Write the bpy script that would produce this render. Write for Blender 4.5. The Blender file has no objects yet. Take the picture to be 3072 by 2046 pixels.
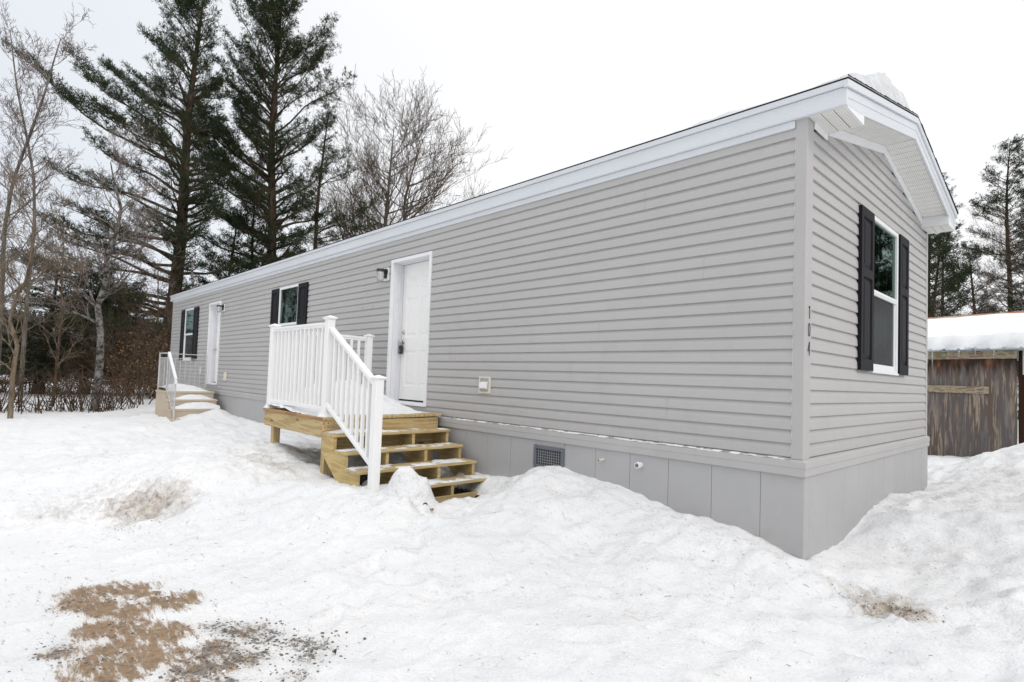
import bpy, math, random
import numpy as np
from mathutils import Vector, Matrix
R_ = math.radians
scene = bpy.context.scene
COL = scene.collection

# ------------------------------------------------------------------ camera
cam_d = bpy.data.cameras.new('camera')
cam = bpy.data.objects.new('camera', cam_d); COL.objects.link(cam)
CAM = Vector((1.57021, -4.49208, 0.51315))
right = Vector((0.68856621, 0.72430847, 0.03540911)); up = Vector((0.00567804, -0.05421195, 0.99851331)); fwd = Vector((-0.72515125, 0.68734147, 0.04144117))
M = Matrix((( right.x, up.x, -fwd.x, CAM.x), (right.y, up.y, -fwd.y, CAM.y), (right.z, up.z, -fwd.z, CAM.z), (0, 0, 0, 1)))
cam.matrix_world = M
cam_d.sensor_width = 36.0; cam_d.lens = 36.0 * 1700.32 / 3072
cam_d.shift_x = 4.365 / 3072; cam_d.shift_y = 41.97 / 3072
cam_d.clip_start = 0.05; cam_d.clip_end = 3000
scene.camera = cam
scene.render.resolution_x = 1024; scene.render.resolution_y = 682

# ------------------------------------------------------------------ world, sun, exposure
SUN_EL, SUN_AZ = 40.0, 100.0      # azimuth measured clockwise from +Y
w = bpy.data.worlds.new('World'); scene.world = w; w.use_nodes = True
nt = w.node_tree; nt.nodes.clear()
out = nt.nodes.new('ShaderNodeOutputWorld')
sky = nt.nodes.new('ShaderNodeTexSky'); sky.sky_type = 'NISHITA'; sky.sun_disc = False
sky.sun_elevation = R_(SUN_EL); sky.sun_rotation = R_(SUN_AZ)
b1 = nt.nodes.new('ShaderNodeBackground'); b1.inputs[1].default_value = 0.06
nt.links.new(sky.outputs[0], b1.inputs[0])
tc = nt.nodes.new('ShaderNodeTexCoord')
dot = nt.nodes.new('ShaderNodeVectorMath'); dot.operation = 'DOT_PRODUCT'
dot.inputs[1].default_value = (0.72, 0.55, 0.30)
nt.links.new(tc.outputs['Generated'], dot.inputs[0])
nz = nt.nodes.new('ShaderNodeTexNoise'); nz.inputs['Scale'].default_value = 1.7; nz.inputs['Detail'].default_value = 5; nz.inputs['Roughness'].default_value = 0.45
nt.links.new(tc.outputs['Generated'], nz.inputs['Vector'])
ma = nt.nodes.new('ShaderNodeMath'); ma.operation = 'MULTIPLY_ADD'; ma.inputs[1].default_value = 0.5; ma.inputs[2].default_value = 0.0
nt.links.new(nz.outputs[0], ma.inputs[0])
ad = nt.nodes.new('ShaderNodeMath'); ad.operation = 'ADD'
nt.links.new(dot.outputs['Value'], ad.inputs[0]); nt.links.new(ma.outputs[0], ad.inputs[1])
ramp = nt.nodes.new('ShaderNodeValToRGB')
e = ramp.color_ramp.elements
e[0].position = 0.0; e[0].color = (0.74, 0.78, 0.84, 1)
e[1].position = 0.42; e[1].color = (0.965, 0.965, 0.975, 1)
mid = e.new(0.14); mid.color = (0.82, 0.85, 0.89, 1)
mp = nt.nodes.new('ShaderNodeMath'); mp.operation = 'MULTIPLY_ADD'; mp.inputs[1].default_value = 0.75; mp.inputs[2].default_value = 0.30
nt.links.new(ad.outputs[0], mp.inputs[0]); nt.links.new(mp.outputs[0], ramp.inputs[0])
b2 = nt.nodes.new('ShaderNodeBackground'); b2.inputs[1].default_value = 1.0
nt.links.new(ramp.outputs[0], b2.inputs[0])
# overcast sky: much brighter overhead than near the horizon
sz = nt.nodes.new('ShaderNodeSeparateXYZ'); nt.links.new(tc.outputs['Generated'], sz.inputs[0])
zr = nt.nodes.new('ShaderNodeMapRange'); zr.interpolation_type = 'SMOOTHSTEP'
zr.inputs['From Min'].default_value = 0.50; zr.inputs['From Max'].default_value = 0.95; zr.inputs['To Min'].default_value = 1.0; zr.inputs['To Max'].default_value = 1.65
nt.links.new(sz.outputs['Z'], zr.inputs['Value']); nt.links.new(zr.outputs[0], b2.inputs[1])
mx = nt.nodes.new('ShaderNodeMixShader'); mx.inputs[0].default_value = 0.94
nt.links.new(b1.outputs[0], mx.inputs[1]); nt.links.new(b2.outputs[0], mx.inputs[2])
nt.links.new(mx.outputs[0], out.inputs[0])

sd = bpy.data.lights.new('sun', 'SUN'); sd.energy = 0.75; sd.angle = R_(22); sd.color = (1.0, 0.96, 0.91)
so = bpy.data.objects.new('sun', sd); COL.objects.link(so)
az, el = R_(SUN_AZ), R_(SUN_EL)
sdir = Vector((math.sin(az) * math.cos(el), math.cos(az) * math.cos(el), math.sin(el)))
so.rotation_euler = sdir.to_track_quat('Z', 'Y').to_euler(); so.location = (6, -8, 12)

scene.view_settings.view_transform = 'Standard'; scene.view_settings.look = 'None'
scene.view_settings.exposure = 0.14; scene.view_settings.gamma = 1.0
scene.render.engine = 'CYCLES'
scene.cycles.max_bounces = 6; scene.cycles.transparent_max_bounces = 12

# ------------------------------------------------------------------ helpers
rng = np.random.default_rng(7)
random.seed(7)

def noise2(x, y, seed=0):
    x = np.asarray(x, float); y = np.asarray(y, float)
    xi = np.floor(x).astype(np.int64); yi = np.floor(y).astype(np.int64)
    xf = x - xi; yf = y - yi
    def h(a, b):
        n = (a * 374761393 + b * 668265263 + seed * 1442695041) & 0xffffffff
        n = ((n ^ (n >> 13)) * 1274126177) & 0xffffffff
        n = n ^ (n >> 16)
        return (n & 0xffff) / 65535.0 * 2 - 1
    u = xf * xf * xf * (xf * (xf * 6 - 15) + 10); v = yf * yf * yf * (yf * (yf * 6 - 15) + 10)
    return (h(xi, yi) * (1 - u) + h(xi + 1, yi) * u) * (1 - v) + (h(xi, yi + 1) * (1 - u) + h(xi + 1, yi + 1) * u) * v

def fbm(x, y, octv=4, seed=0, gain=0.5):
    s = 0; a = 1; f = 1
    for i in range(octv):
        s = s + a * noise2(x * f + i * 17.3, y * f - i * 9.1, seed + i); a *= gain; f *= 2.03
    return s

def sstep(a, b, x):
    t = np.clip((x - a) / (b - a), 0, 1); return t * t * (3 - 2 * t)

class MB:
    """collects faces and links them as one mesh object"""
    def __init__(s): s.v = []; s.f = []
    def add(s, vs, fs):
        n = len(s.v); s.v += [tuple(p) for p in vs]; s.f += [tuple(i + n for i in f) for f in fs]; return s
    def box(s, a, b):
        (x0, y0, z0), (x1, y1, z1) = a, b
        x0, x1 = min(x0, x1), max(x0, x1); y0, y1 = min(y0, y1), max(y0, y1); z0, z1 = min(z0, z1), max(z0, z1)
        return s.add([(x0, y0, z0), (x1, y0, z0), (x1, y1, z0), (x0, y1, z0), (x0, y0, z1), (x1, y0, z1), (x1, y1, z1), (x0, y1, z1)],
                     [(0, 3, 2, 1), (4, 5, 6, 7), (0, 1, 5, 4), (1, 2, 6, 5), (2, 3, 7, 6), (3, 0, 4, 7)])
    def prism(s, poly, d):
        """poly: list of 3-D points, extruded along the vector d"""
        n = len(poly); P = [Vector(p) for p in poly]; D = Vector(d)
        vs = P + [p + D for p in P]
        fs = [tuple(range(n))[::-1], tuple(range(n, 2 * n))] + [(i, (i + 1) % n, n + (i + 1) % n, n + i) for i in range(n)]
        return s.add(vs, fs)
    def tube(s, pts, rad, n=8, cap=True):
        pts = [Vector(p) for p in pts]
        if not hasattr(rad, '__len__'): rad = [rad] * len(pts)
        base = len(s.v); prev = None
        for i, p in enumerate(pts):
            t = (pts[min(i + 1, len(pts) - 1)] - pts[max(i - 1, 0)])
            t = t.normalized() if t.length > 1e-9 else Vector((0, 0, 1))
            a = prev if prev else (Vector((0, 0, 1)) if abs(t.z) < .9 else Vector((1, 0, 0)))
            u = (a - t * a.dot(t)).normalized(); prev = u; v = t.cross(u)
            for k in range(n):
                an = 2 * math.pi * k / n
                s.v.append(tuple(p + (u * math.cos(an) + v * math.sin(an)) * rad[i]))
        for i in range(len(pts) - 1):
            for k in range(n):
                a = base + i * n + k; b = base + i * n + (k + 1) % n
                s.f.append((a, b, b + n, a + n))
        if cap:
            s.f.append(tuple(base + k for k in range(n))[::-1]); s.f.append(tuple(base + (len(pts) - 1) * n + k for k in range(n)))
        return s
    def beam(s, p0, p1, wd, ht, upv=(0, 0, 1)):
        """box beam from p0 to p1 (centre line), width wd across, height ht along upv"""
        p0 = Vector(p0); p1 = Vector(p1); t = (p1 - p0).normalized(); u = Vector(upv); sd_ = t.cross(u).normalized(); u = sd_.cross(t).normalized()
        vs = []
        for p in (p0, p1):
            for a, b in ((-1, -1), (1, -1), (1, 1), (-1, 1)): vs.append(p + sd_ * (a * wd / 2) + u * (b * ht / 2))
        return s.add(vs, [(0, 1, 2, 3), (7, 6, 5, 4), (0, 4, 5, 1), (1, 5, 6, 2), (2, 6, 7, 3), (3, 7, 4, 0)])
    def build(s, name, m, parent=None, bevel=0, smooth=False, fix=True, seg=1):
        me = bpy.data.meshes.new(name); me.from_pydata(s.v, [], s.f); me.update()
        if fix:
            import bmesh
            bm = bmesh.new(); bm.from_mesh(me); bmesh.ops.recalc_face_normals(bm, faces=bm.faces); bm.to_mesh(me); bm.free()
        return link(name, me, m, parent, bevel, smooth, seg)

def link(name, me, m, parent=None, bevel=0, smooth=False, seg=1):
    if m: me.materials.append(m)
    o = bpy.data.objects.new(name, me); COL.objects.link(o)
    if smooth: me.polygons.foreach_set('use_smooth', [True] * len(me.polygons))
    if bevel:
        bv = o.modifiers.new('bevel', 'BEVEL'); bv.width = bevel; bv.segments = seg; bv.limit_method = 'ANGLE'; bv.angle_limit = R_(40); bv.harden_normals = False
    if parent: adopt(o, parent)
    return o

def adopt(o, parent):
    o.parent = parent
    if parent.type == 'EMPTY' and parent.parent is None:
        o.matrix_parent_inverse = Matrix.Translation(parent.location).inverted()

def thing(name, label, cat, loc=(0, 0, 0), group=None):
    o = bpy.data.objects.new(name, None); COL.objects.link(o); o.location = loc
    o.empty_display_size = 0.2
    return tag(o, label, cat, group)

def tag(o, label=None, cat=None, group=None, kind=None):
    if label: o['label'] = label
    if cat: o['category'] = cat
    if group: o['group'] = group
    if kind: o['kind'] = kind
    return o

def mesh_np(name, verts, quads=None, tris=None):
    me = bpy.data.meshes.new(name)
    nv = len(verts); nq = 0 if quads is None else len(quads); ntr = 0 if tris is None else len(tris)
    me.vertices.add(nv); me.vertices.foreach_set('co', np.asarray(verts, np.float32).ravel())
    me.loops.add(nq * 4 + ntr * 3); me.polygons.add(nq + ntr)
    li = []
    if nq: li.append(np.asarray(quads, np.int32).ravel())
    if ntr: li.append(np.asarray(tris, np.int32).ravel())
    me.loops.foreach_set('vertex_index', np.concatenate(li))
    st = np.concatenate([np.arange(nq) * 4, nq * 4 + np.arange(ntr) * 3]).astype(np.int32)
    me.polygons.foreach_set('loop_start', st)
    me.update(calc_edges=True); me.validate()
    return me

# ------------------------------------------------------------------ materials
def newmat(name):
    m = bpy.data.materials.new(name); m.use_nodes = True
    t = m.node_tree; b = t.nodes['Principled BSDF']; return m, t, b
def N(t, typ, **kw):
    n = t.nodes.new(typ)
    for k, v in kw.items():
        if k in n.inputs: n.inputs[k].default_value = v
        else: setattr(n, k, v)
    return n
def coords(t, scale=(1, 1, 1), rot=(0, 0, 0)):
    c = N(t, 'ShaderNodeTexCoord'); mpp = N(t, 'ShaderNodeMapping'); mpp.inputs['Scale'].default_value = scale; mpp.inputs['Rotation'].default_value = rot
    t.links.new(c.outputs['Object'], mpp.inputs['Vector']); return mpp.outputs[0]
def mixc(t, fac, a, b, mode='MIX'):
    n = N(t, 'ShaderNodeMix', data_type='RGBA', blend_type=mode)
    for k, v in ((0, fac), (6, a), (7, b)):
        if hasattr(v, 'links'): t.links.new(v, n.inputs[k])
        else: n.inputs[k].default_value = v if k == 0 else (*v, 1)
    return n.outputs[2]
def rampn(t, src, stops):
    r = N(t, 'ShaderNodeValToRGB'); el_ = r.color_ramp.elements
    while len(el_) < len(stops): el_.new(0.5)
    for q, (p, c) in zip(el_, stops):
        q.position = p; q.color = (*c, 1) if hasattr(c, '__len__') else (c, c, c, 1)
    t.links.new(src, r.inputs[0]); return r.outputs[0]
def bump(t, b, src, strength, dist=0.01, prev=None):
    bn = N(t, 'ShaderNodeBump'); bn.inputs['Strength'].default_value = strength; bn.inputs['Distance'].default_value = dist
    t.links.new(src, bn.inputs['Height'])
    if prev: t.links.new(prev, bn.inputs['Normal'])
    t.links.new(bn.outputs[0], b.inputs['Normal']); return bn.outputs[0]
def noise(t, vec, scale, detail=4, rough=0.55):
    n = N(t, 'ShaderNodeTexNoise'); n.inputs['Scale'].default_value = scale; n.inputs['Detail'].default_value = detail; n.inputs['Roughness'].default_value = rough
    t.links.new(vec, n.inputs['Vector']); return n.outputs[0]

def paint(name, col, rough=0.45, var=0.05, scale=1.2, bs=0.05, bscale=60, spec=0.5, stretch=(1, 1, 1), dirt=None):
    m, t, b = newmat(name); v = coords(t, stretch)
    n1 = noise(t, v, scale, 5)
    lo = tuple(c * (1 - var) for c in col); hi = tuple(min(1, c * (1 + var)) for c in col)
    c = rampn(t, n1, [(0.3, lo), (0.7, hi)])
    if dirt:
        v2 = coords(t, (1, 1, 1)); n2 = noise(t, v2, dirt[1], 8, 0.7)
        f = rampn(t, n2, [(0.52, 0.0), (0.72, dirt[2])]); c = mixc(t, f, c, dirt[0])
    t.links.new(c, b.inputs['Base Color']); b.inputs['Roughness'].default_value = rough
    b.inputs['Specular IOR Level'].default_value = spec
    if bs:
        n3 = noise(t, v, bscale, 3); bump(t, b, n3, bs, 0.004)
    return m

def splash(m, z0, z1, col, amt):
    """mud splashed up from the ground, fading upwards"""
    t = m.node_tree; b = t.nodes['Principled BSDF']; src = b.inputs['Base Color'].links[0].from_socket
    sp = N(t, 'ShaderNodeSeparateXYZ'); t.links.new(coords(t), sp.inputs[0])
    mr = N(t, 'ShaderNodeMapRange'); mr.inputs['From Min'].default_value = z1; mr.inputs['From Max'].default_value = z0; mr.inputs['To Max'].default_value = amt; t.links.new(sp.outputs['Z'], mr.inputs['Value'])
    nn = rampn(t, noise(t, coords(t, (1, 1, .8)), 7, 9, 0.75), [(0.38, 0.15), (0.62, 1.0)]); mu = N(t, 'ShaderNodeMath', operation='MULTIPLY'); t.links.new(mr.outputs[0], mu.inputs[0]); t.links.new(nn, mu.inputs[1])
    t.links.new(mixc(t, mu.outputs[0], src, col), b.inputs['Base Color'])

def wood(name, axis, light=(0.56, 0.425, 0.225), dark=(0.42, 0.295, 0.14), knots=True):
    """treated pine with the grain running along the given axis"""
    m, t, b = newmat(name)
    st = {'x': (0.9, 9, 9), 'y': (9, 0.9, 9), 'z': (9, 9, 0.9)}[axis]
    v = coords(t, st)
    wv = noise(t, v, 1.6, 3, 0.5)
    dis = N(t, 'ShaderNodeMath', operation='MULTIPLY'); dis.inputs[1].default_value = 16.0; t.links.new(wv, dis.inputs[0])
    sn = N(t, 'ShaderNodeMath', operation='SINE'); t.links.new(dis.outputs[0], sn.inputs[0])
    g = rampn(t, sn.outputs[0], [(0.0, dark), (0.55, light), (1.0, tuple(c * 1.05 for c in light))])
    n2 = noise(t, coords(t, tuple(s * 3 for s in st)), 4, 6, 0.65)
    f2 = rampn(t, n2, [(0.35, 0.0), (0.75, 0.55)])
    g = mixc(t, f2, g, tuple(c * 0.72 for c in dark))
    big = noise(t, coords(t, (1, 1, 1)), 2.3, 3); fb = rampn(t, big, [(0.35, 0.0), (0.7, 0.35)])
    g = mixc(t, fb, g, (0.36, 0.33, 0.17))
    if knots:
        vk = N(t, 'ShaderNodeTexVoronoi'); vk.inputs['Scale'].default_value = 1.0
        t.links.new(coords(t, {'x': (2.2, 7, 7), 'y': (7, 2.2, 7), 'z': (7, 7, 2.2)}[axis]), vk.inputs['Vector'])
        fk = rampn(t, vk.outputs['Distance'], [(0.07, 1.0), (0.14, 0.0)]); g = mixc(t, fk, g, (0.16, 0.08, 0.035))
    t.links.new(g, b.inputs['Base Color']); b.inputs['Roughness'].default_value = 0.72; b.inputs['Specular IOR Level'].default_value = 0.25
    bump(t, b, n2, 0.25, 0.003)
    return m

M_ = {}
M_['siding'] = paint('vinyl_siding', (0.432, 0.424, 0.418), 0.5, 0.035, 0.9, 0.10, 7, 0.35, (0.4, 0.4, 1.6), ((0.30, 0.27, 0.235), 3.0, 0.16))
M_['skirt'] = paint('skirting_vinyl', (0.40, 0.397, 0.40), 0.5, 0.035, 1.5, 0.05, 90, 0.35, (1, 1, 1), ((0.28, 0.27, 0.25), 2.2, 0.14))
M_['belt'] = paint('belt_vinyl', (0.42, 0.412, 0.408), 0.5, 0.04, 1.5, 0.05, 90, 0.35, (1, 1, 1), ((0.30, 0.28, 0.25), 3.2, 0.16))
splash(M_['siding'], -.02, .40, (0.30, 0.27, 0.235), .26); splash(M_['skirt'], -.75, -.25, (0.28, 0.27, 0.25), .25)
M_['white'] = paint('white_vinyl', (0.76, 0.77, 0.78), 0.4, 0.03, 1.5, 0.03, 60, 0.4, dirt=((0.5, 0.49, 0.46), 2.2, 0.13))
M_['fascia'] = paint('white_fascia_metal', (0.62, 0.645, 0.675), 0.42, 0.04, 1.2, 0.05, 12, 0.4, (0.5, 0.5, 1.5), ((0.48, 0.48, 0.47), 2.5, 0.2))
M_['rail'] = paint('white_rail_vinyl', (0.82, 0.82, 0.815), 0.36, 0.02, 2, 0.02, 60, 0.5)
M_['door'] = paint('white_door_paint', (0.84, 0.835, 0.82), 0.4, 0.02, 2, 0.03, 80, 0.4, dirt=((0.55, 0.53, 0.49), 3, 0.1))
M_['jamb'] = paint('white_jamb_paint', (0.74, 0.745, 0.78), 0.42, 0.03, 3, 0.05, 60, 0.4, (6, 6, 0.5), ((0.5, 0.48, 0.45), 4, 0.18))
M_['shutter'] = paint('black_shutter_plastic', (0.008, 0.008, 0.011), 0.55, 0.2, 3, 0.08, 90, 0.18)
M_['black'] = paint('black_metal', (0.015, 0.015, 0.016), 0.4, 0.1, 3, 0, 10)
M_['dark'] = paint('dark_interior', (0.03, 0.032, 0.034), 0.8, 0.1, 3, 0, 10)
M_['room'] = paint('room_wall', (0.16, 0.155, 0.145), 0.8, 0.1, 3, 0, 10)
M_['ventgrey'] = paint('grey_vent_plastic', (0.13, 0.14, 0.165), 0.45, 0.1, 3, 0.03, 60)
M_['cream'] = paint('cream_plastic', (0.66, 0.62, 0.52), 0.45, 0.05, 8, 0.05, 60, dirt=((0.4, 0.35, 0.27), 12, 0.3))
M_['concrete'] = paint('tan_concrete', (0.50, 0.42, 0.33), 0.85, 0.08, 2.5, 0.3, 50, 0.2, dirt=((0.32, 0.26, 0.2), 5, 0.4))
M_['rail_metal'] = paint('worn_white_iron', (0.50, 0.50, 0.50), 0.5, 0.15, 6, 0.05, 60, 0.4, dirt=((0.25, 0.22, 0.2), 14, 0.6))
M_['shingle'] = paint('asphalt_shingle', (0.035, 0.036, 0.038), 0.9, 0.4, 30, 0.5, 60, 0.1)
M_['chrome'], t, b = newmat('satin_chrome'); b.inputs['Metallic'].default_value = 1; b.inputs['Roughness'].default_value = 0.28; b.inputs['Base Color'].default_value = (0.55, 0.52, 0.48, 1)
M_['galv'] = paint('galvanised_roof', (0.33, 0.38, 0.42), 0.45, 0.15, 3, 0.05, 30, 0.5, dirt=((0.30, 0.17, 0.09), 4, 0.5))
M_['rust'] = paint('rusty_ridge', (0.30, 0.16, 0.08), 0.8, 0.3, 4, 0.2, 40, 0.2, dirt=((0.45, 0.42, 0.38), 3, 0.9))
M_['wood_x'] = wood('treated_pine_x', 'x'); M_['wood_y'] = wood('treated_pine_y', 'y'); M_['wood_z'] = wood('treated_pine_z', 'z')
M_['wood_red'] = wood('reddish_deck_edge', 'x', (0.42, 0.21, 0.10), (0.28, 0.13, 0.06), False)
M_['wood_old'] = wood('old_grey_board', 'x', (0.40, 0.33, 0.25), (0.22, 0.17, 0.12))
M_['wood_str'] = wood('treated_pine_stringer', 'x', (0.60, 0.45, 0.21), (0.48, 0.335, 0.145), False)

# glass: real pane, slightly green
def glassmat(name, tint, refl):
    m, t, b = newmat(name); t.nodes.remove(b)
    o = t.nodes['Material Output']; tr = N(t, 'ShaderNodeBsdfTransparent'); tr.inputs[0].default_value = (*tint, 1)
    gl = N(t, 'ShaderNodeBsdfGlossy'); gl.inputs['Color'].default_value = (*refl, 1); gl.inputs['Roughness'].default_value = 0.02
    fr = N(t, 'ShaderNodeFresnel'); fr.inputs['IOR'].default_value = 2.1
    v = coords(t, (1, 1, 2.5)); n1 = noise(t, v, 2.2, 2); bn = N(t, 'ShaderNodeBump'); bn.inputs['Strength'].default_value = 0.05; bn.inputs['Distance'].default_value = 0.03
    t.links.new(n1, bn.inputs['Height']); t.links.new(bn.outputs[0], gl.inputs['Normal'])
    mxx = N(t, 'ShaderNodeMixShader'); t.links.new(fr.outputs[0], mxx.inputs[0]); t.links.new(tr.outputs[0], mxx.inputs[1]); t.links.new(gl.outputs[0], mxx.inputs[2])
    t.links.new(mxx.outputs[0], o.inputs[0]); return m
M_['glass'] = glassmat('window_glass', (0.30, 0.40, 0.37), (0.55, 0.74, 0.68))
# insect screen: fine dark mesh, half see-through
m, t, b = newmat('insect_screen'); M_['screen'] = m
b.inputs['Base Color'].default_value = (0.03, 0.03, 0.032, 1); b.inputs['Roughness'].default_value = 0.6; b.inputs['Alpha'].default_value = 0.72
# ice
m, t, b = newmat('ice'); M_['ice'] = m
b.inputs['Base Color'].default_value = (0.92, 0.95, 0.97, 1); b.inputs['Roughness'].default_value = 0.08; b.inputs['Transmission Weight'].default_value = 0.85; b.inputs['IOR'].default_value = 1.31
m, t, b = newmat('lamp_glass'); M_['lampglass'] = m
b.inputs['Base Color'].default_value = (0.9, 0.92, 0.92, 1); b.inputs['Roughness'].default_value = 0.15; b.inputs['Transmission Weight'].default_value = 0.7

# snow with dirt, sand and gravel masks carried by the mesh
def snowmat():
    m, t, b = newmat('old_snow')
    v = coords(t)
    at = {k: N(t, 'ShaderNodeAttribute', attribute_name=k) for k in ('dirt', 'sand', 'gravel', 'bare')}
    big = noise(t, v, 0.9, 4); med = noise(t, v, 6, 6, 0.65); fine = noise(t, v, 42, 5, 0.7)
    c = rampn(t, big, [(0.3, (0.75, 0.76, 0.772)), (0.7, (0.825, 0.826, 0.828))])
    # faint grey-brown granular grime everywhere
    g1 = noise(t, coords(t, (1.0, 2.2, 1)), 11, 9, 0.75)
    f = rampn(t, g1, [(0.55, 0.0), (0.80, 0.34)]); c = mixc(t, f, c, (0.55, 0.51, 0.46))
    g2 = noise(t, coords(t, (1.0, 1.8, 1)), 2.2, 10, 0.8); c = mixc(t, rampn(t, g2, [(0.5, 0.0), (0.72, 0.30)]), c, (0.62, 0.60, 0.57))
    sp_ = noise(t, v, 75, 2, 0.5); c = mixc(t, rampn(t, sp_, [(0.70, 0.0), (0.76, 0.45)]), c, (0.42, 0.36, 0.30))
    # thawed, dirty faces
    dn = noise(t, v, 12, 12, 0.82)
    ma_ = N(t, 'ShaderNodeMath', operation='MULTIPLY_ADD'); t.links.new(dn, ma_.inputs[0]); ma_.inputs[1].default_value = 2.8; ma_.inputs[2].default_value = -1.72
    ad_ = N(t, 'ShaderNodeMath', operation='ADD'); t.links.new(ma_.outputs[0], ad_.inputs[0]); t.links.new(at['dirt'].outputs['Fac'], ad_.inputs[1])
    fd = rampn(t, ad_.outputs[0], [(0.0, 0.0), (0.45, 0.42), (0.9, 0.95)])
    dcol = rampn(t, noise(t, v, 15, 5, 0.7), [(0.3, (0.13, 0.10, 0.07)), (0.52, (0.36, 0.29, 0.215)), (0.72, (0.56, 0.50, 0.42))])
    c = mixc(t, fd, c, dcol)
    # bare sand: streaky edges
    sn = noise(t, coords(t, (1.4, 5.5, 1), (0, 0, R_(-38))), 4.2, 12, 0.80)
    s1 = N(t, 'ShaderNodeMath', operation='MULTIPLY_ADD'); t.links.new(sn, s1.inputs[0]); s1.inputs[1].default_value = 4.2; s1.inputs[2].default_value = -2.62
    s2 = N(t, 'ShaderNodeMath', operation='ADD'); t.links.new(s1.outputs[0], s2.inputs[0]); t.links.new(at['sand'].outputs['Fac'], s2.inputs[1])
    c = mixc(t, rampn(t, at['sand'].outputs['Fac'], [(0.25, 0.0), (1.0, 0.42)]), c, (0.50, 0.42, 0.33))
    c = mixc(t, rampn(t, at['gravel'].outputs['Fac'], [(0.2, 0.0), (1.0, 0.35)]), c, (0.50, 0.48, 0.45))
    fs = rampn(t, s2.outputs[0], [(0.0, 0.0), (0.12, 0.5), (0.36, 0.97)])
    scol = rampn(t, noise(t, v, 28, 8, 0.75), [(0.30, (0.10, 0.07, 0.045)), (0.48, (0.255, 0.17, 0.10)), (0.72, (0.37, 0.26, 0.16))])
    c = mixc(t, fs, c, scol)
    # gravel frozen into the ice
    vo = N(t, 'ShaderNodeTexVoronoi'); vo.inputs['Scale'].default_value = 46; vo.inputs['Randomness'].default_value = 1; t.links.new(v, vo.inputs['Vector'])
    gcol = rampn(t, vo.outputs['Color'], [(0.0, (0.05, 0.05, 0.05)), (0.5, (0.17, 0.16, 0.15)), (1.0, (0.38, 0.33, 0.27))])
    gn = noise(t, v, 24, 10, 0.85)
    q1 = N(t, 'ShaderNodeMath', operation='MULTIPLY_ADD'); t.links.new(gn, q1.inputs[0]); q1.inputs[1].default_value = 4.4; q1.inputs[2].default_value = -3.12
    q2 = N(t, 'ShaderNodeMath', operation='ADD'); t.links.new(q1.outputs[0], q2.inputs[0]); t.links.new(at['gravel'].outputs['Fac'], q2.inputs[1])
    fg = rampn(t, q2.outputs[0], [(0.0, 0.0), (0.12, 0.92)])
    c = mixc(t, fg, c, gcol)
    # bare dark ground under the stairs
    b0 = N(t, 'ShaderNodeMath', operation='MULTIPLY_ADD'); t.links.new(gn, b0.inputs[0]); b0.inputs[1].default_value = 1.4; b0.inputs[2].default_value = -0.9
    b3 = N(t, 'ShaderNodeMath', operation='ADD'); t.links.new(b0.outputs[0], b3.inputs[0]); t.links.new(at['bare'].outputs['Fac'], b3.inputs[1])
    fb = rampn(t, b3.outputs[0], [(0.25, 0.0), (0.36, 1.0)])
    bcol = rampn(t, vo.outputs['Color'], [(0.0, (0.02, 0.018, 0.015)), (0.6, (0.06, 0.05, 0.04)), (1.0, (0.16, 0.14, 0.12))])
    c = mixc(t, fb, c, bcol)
    t.links.new(c, b.inputs['Base Color']); b.inputs['Roughness'].default_value = 0.65; b.inputs['Specular IOR Level'].default_value = 0.25
    n1 = bump(t, b, med, 0.85, 0.04); n2 = bump(t, b, fine, 0.9, 0.012, n1)
    n2 = bump(t, b, noise(t, v, 160, 3, 0.6), 0.6, 0.004, n2)
    t.links.new(n2, b.inputs['Normal'])
    return m
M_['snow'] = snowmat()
m, t, b = newmat('clean_snow'); M_['snow_clean'] = m
v = coords(t); c = rampn(t, noise(t, v, 5, 7, 0.7), [(0.35, (0.70, 0.715, 0.73)), (0.7, (0.80, 0.805, 0.81))]); t.links.new(c, b.inputs['Base Color']); b.inputs['Roughness'].default_value = 0.65
bump(t, b, noise(t, v, 22, 6, 0.7), 0.5, 0.015)

M_['snow_roof'], t, b = newmat('old_roof_snow'); v = coords(t); c = rampn(t, noise(t, v, 6, 8, 0.75), [(0.35, (0.58, 0.60, 0.62)), (0.7, (0.74, 0.75, 0.76))]); t.links.new(c, b.inputs['Base Color']); b.inputs['Roughness'].default_value = 0.7
bump(t, b, noise(t, v, 16, 8, 0.75), 0.9, 0.03)
def bark(name, dark, light, birch=False):
    m, t, b = newmat(name); v = coords(t, (6, 6, 1.2) if not birch else (5, 5, 6))
    n = noise(t, v, 1.6 if not birch else 1.2, 7, 0.7)
    c = rampn(t, n, [(0.38 if not birch else 0.44, dark), (0.62 if not birch else 0.58, light)])
    t.links.new(c, b.inputs['Base Color']); b.inputs['Roughness'].default_value = 0.9; b.inputs['Specular IOR Level'].default_value = 0.1
    bump(t, b, n, 0.6, 0.03); return m
M_['bark_pine'] = bark('pine_bark', (0.022, 0.016, 0.012), (0.10, 0.075, 0.055))
M_['bark_grey'] = bark('grey_bark', (0.07, 0.06, 0.05), (0.21, 0.185, 0.16))
M_['bark_birch'] = bark('birch_bark', (0.045, 0.04, 0.035), (0.24, 0.225, 0.21), True)
M_['twig_pale'] = bark('pale_twig', (0.11, 0.085, 0.075), (0.24, 0.20, 0.185))
M_['twig_brown'] = bark('brown_twig', (0.045, 0.03, 0.02), (0.14, 0.10, 0.07))
M_['twig_tan'] = bark('tan_twig', (0.10, 0.075, 0.05), (0.24, 0.19, 0.14))
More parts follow.
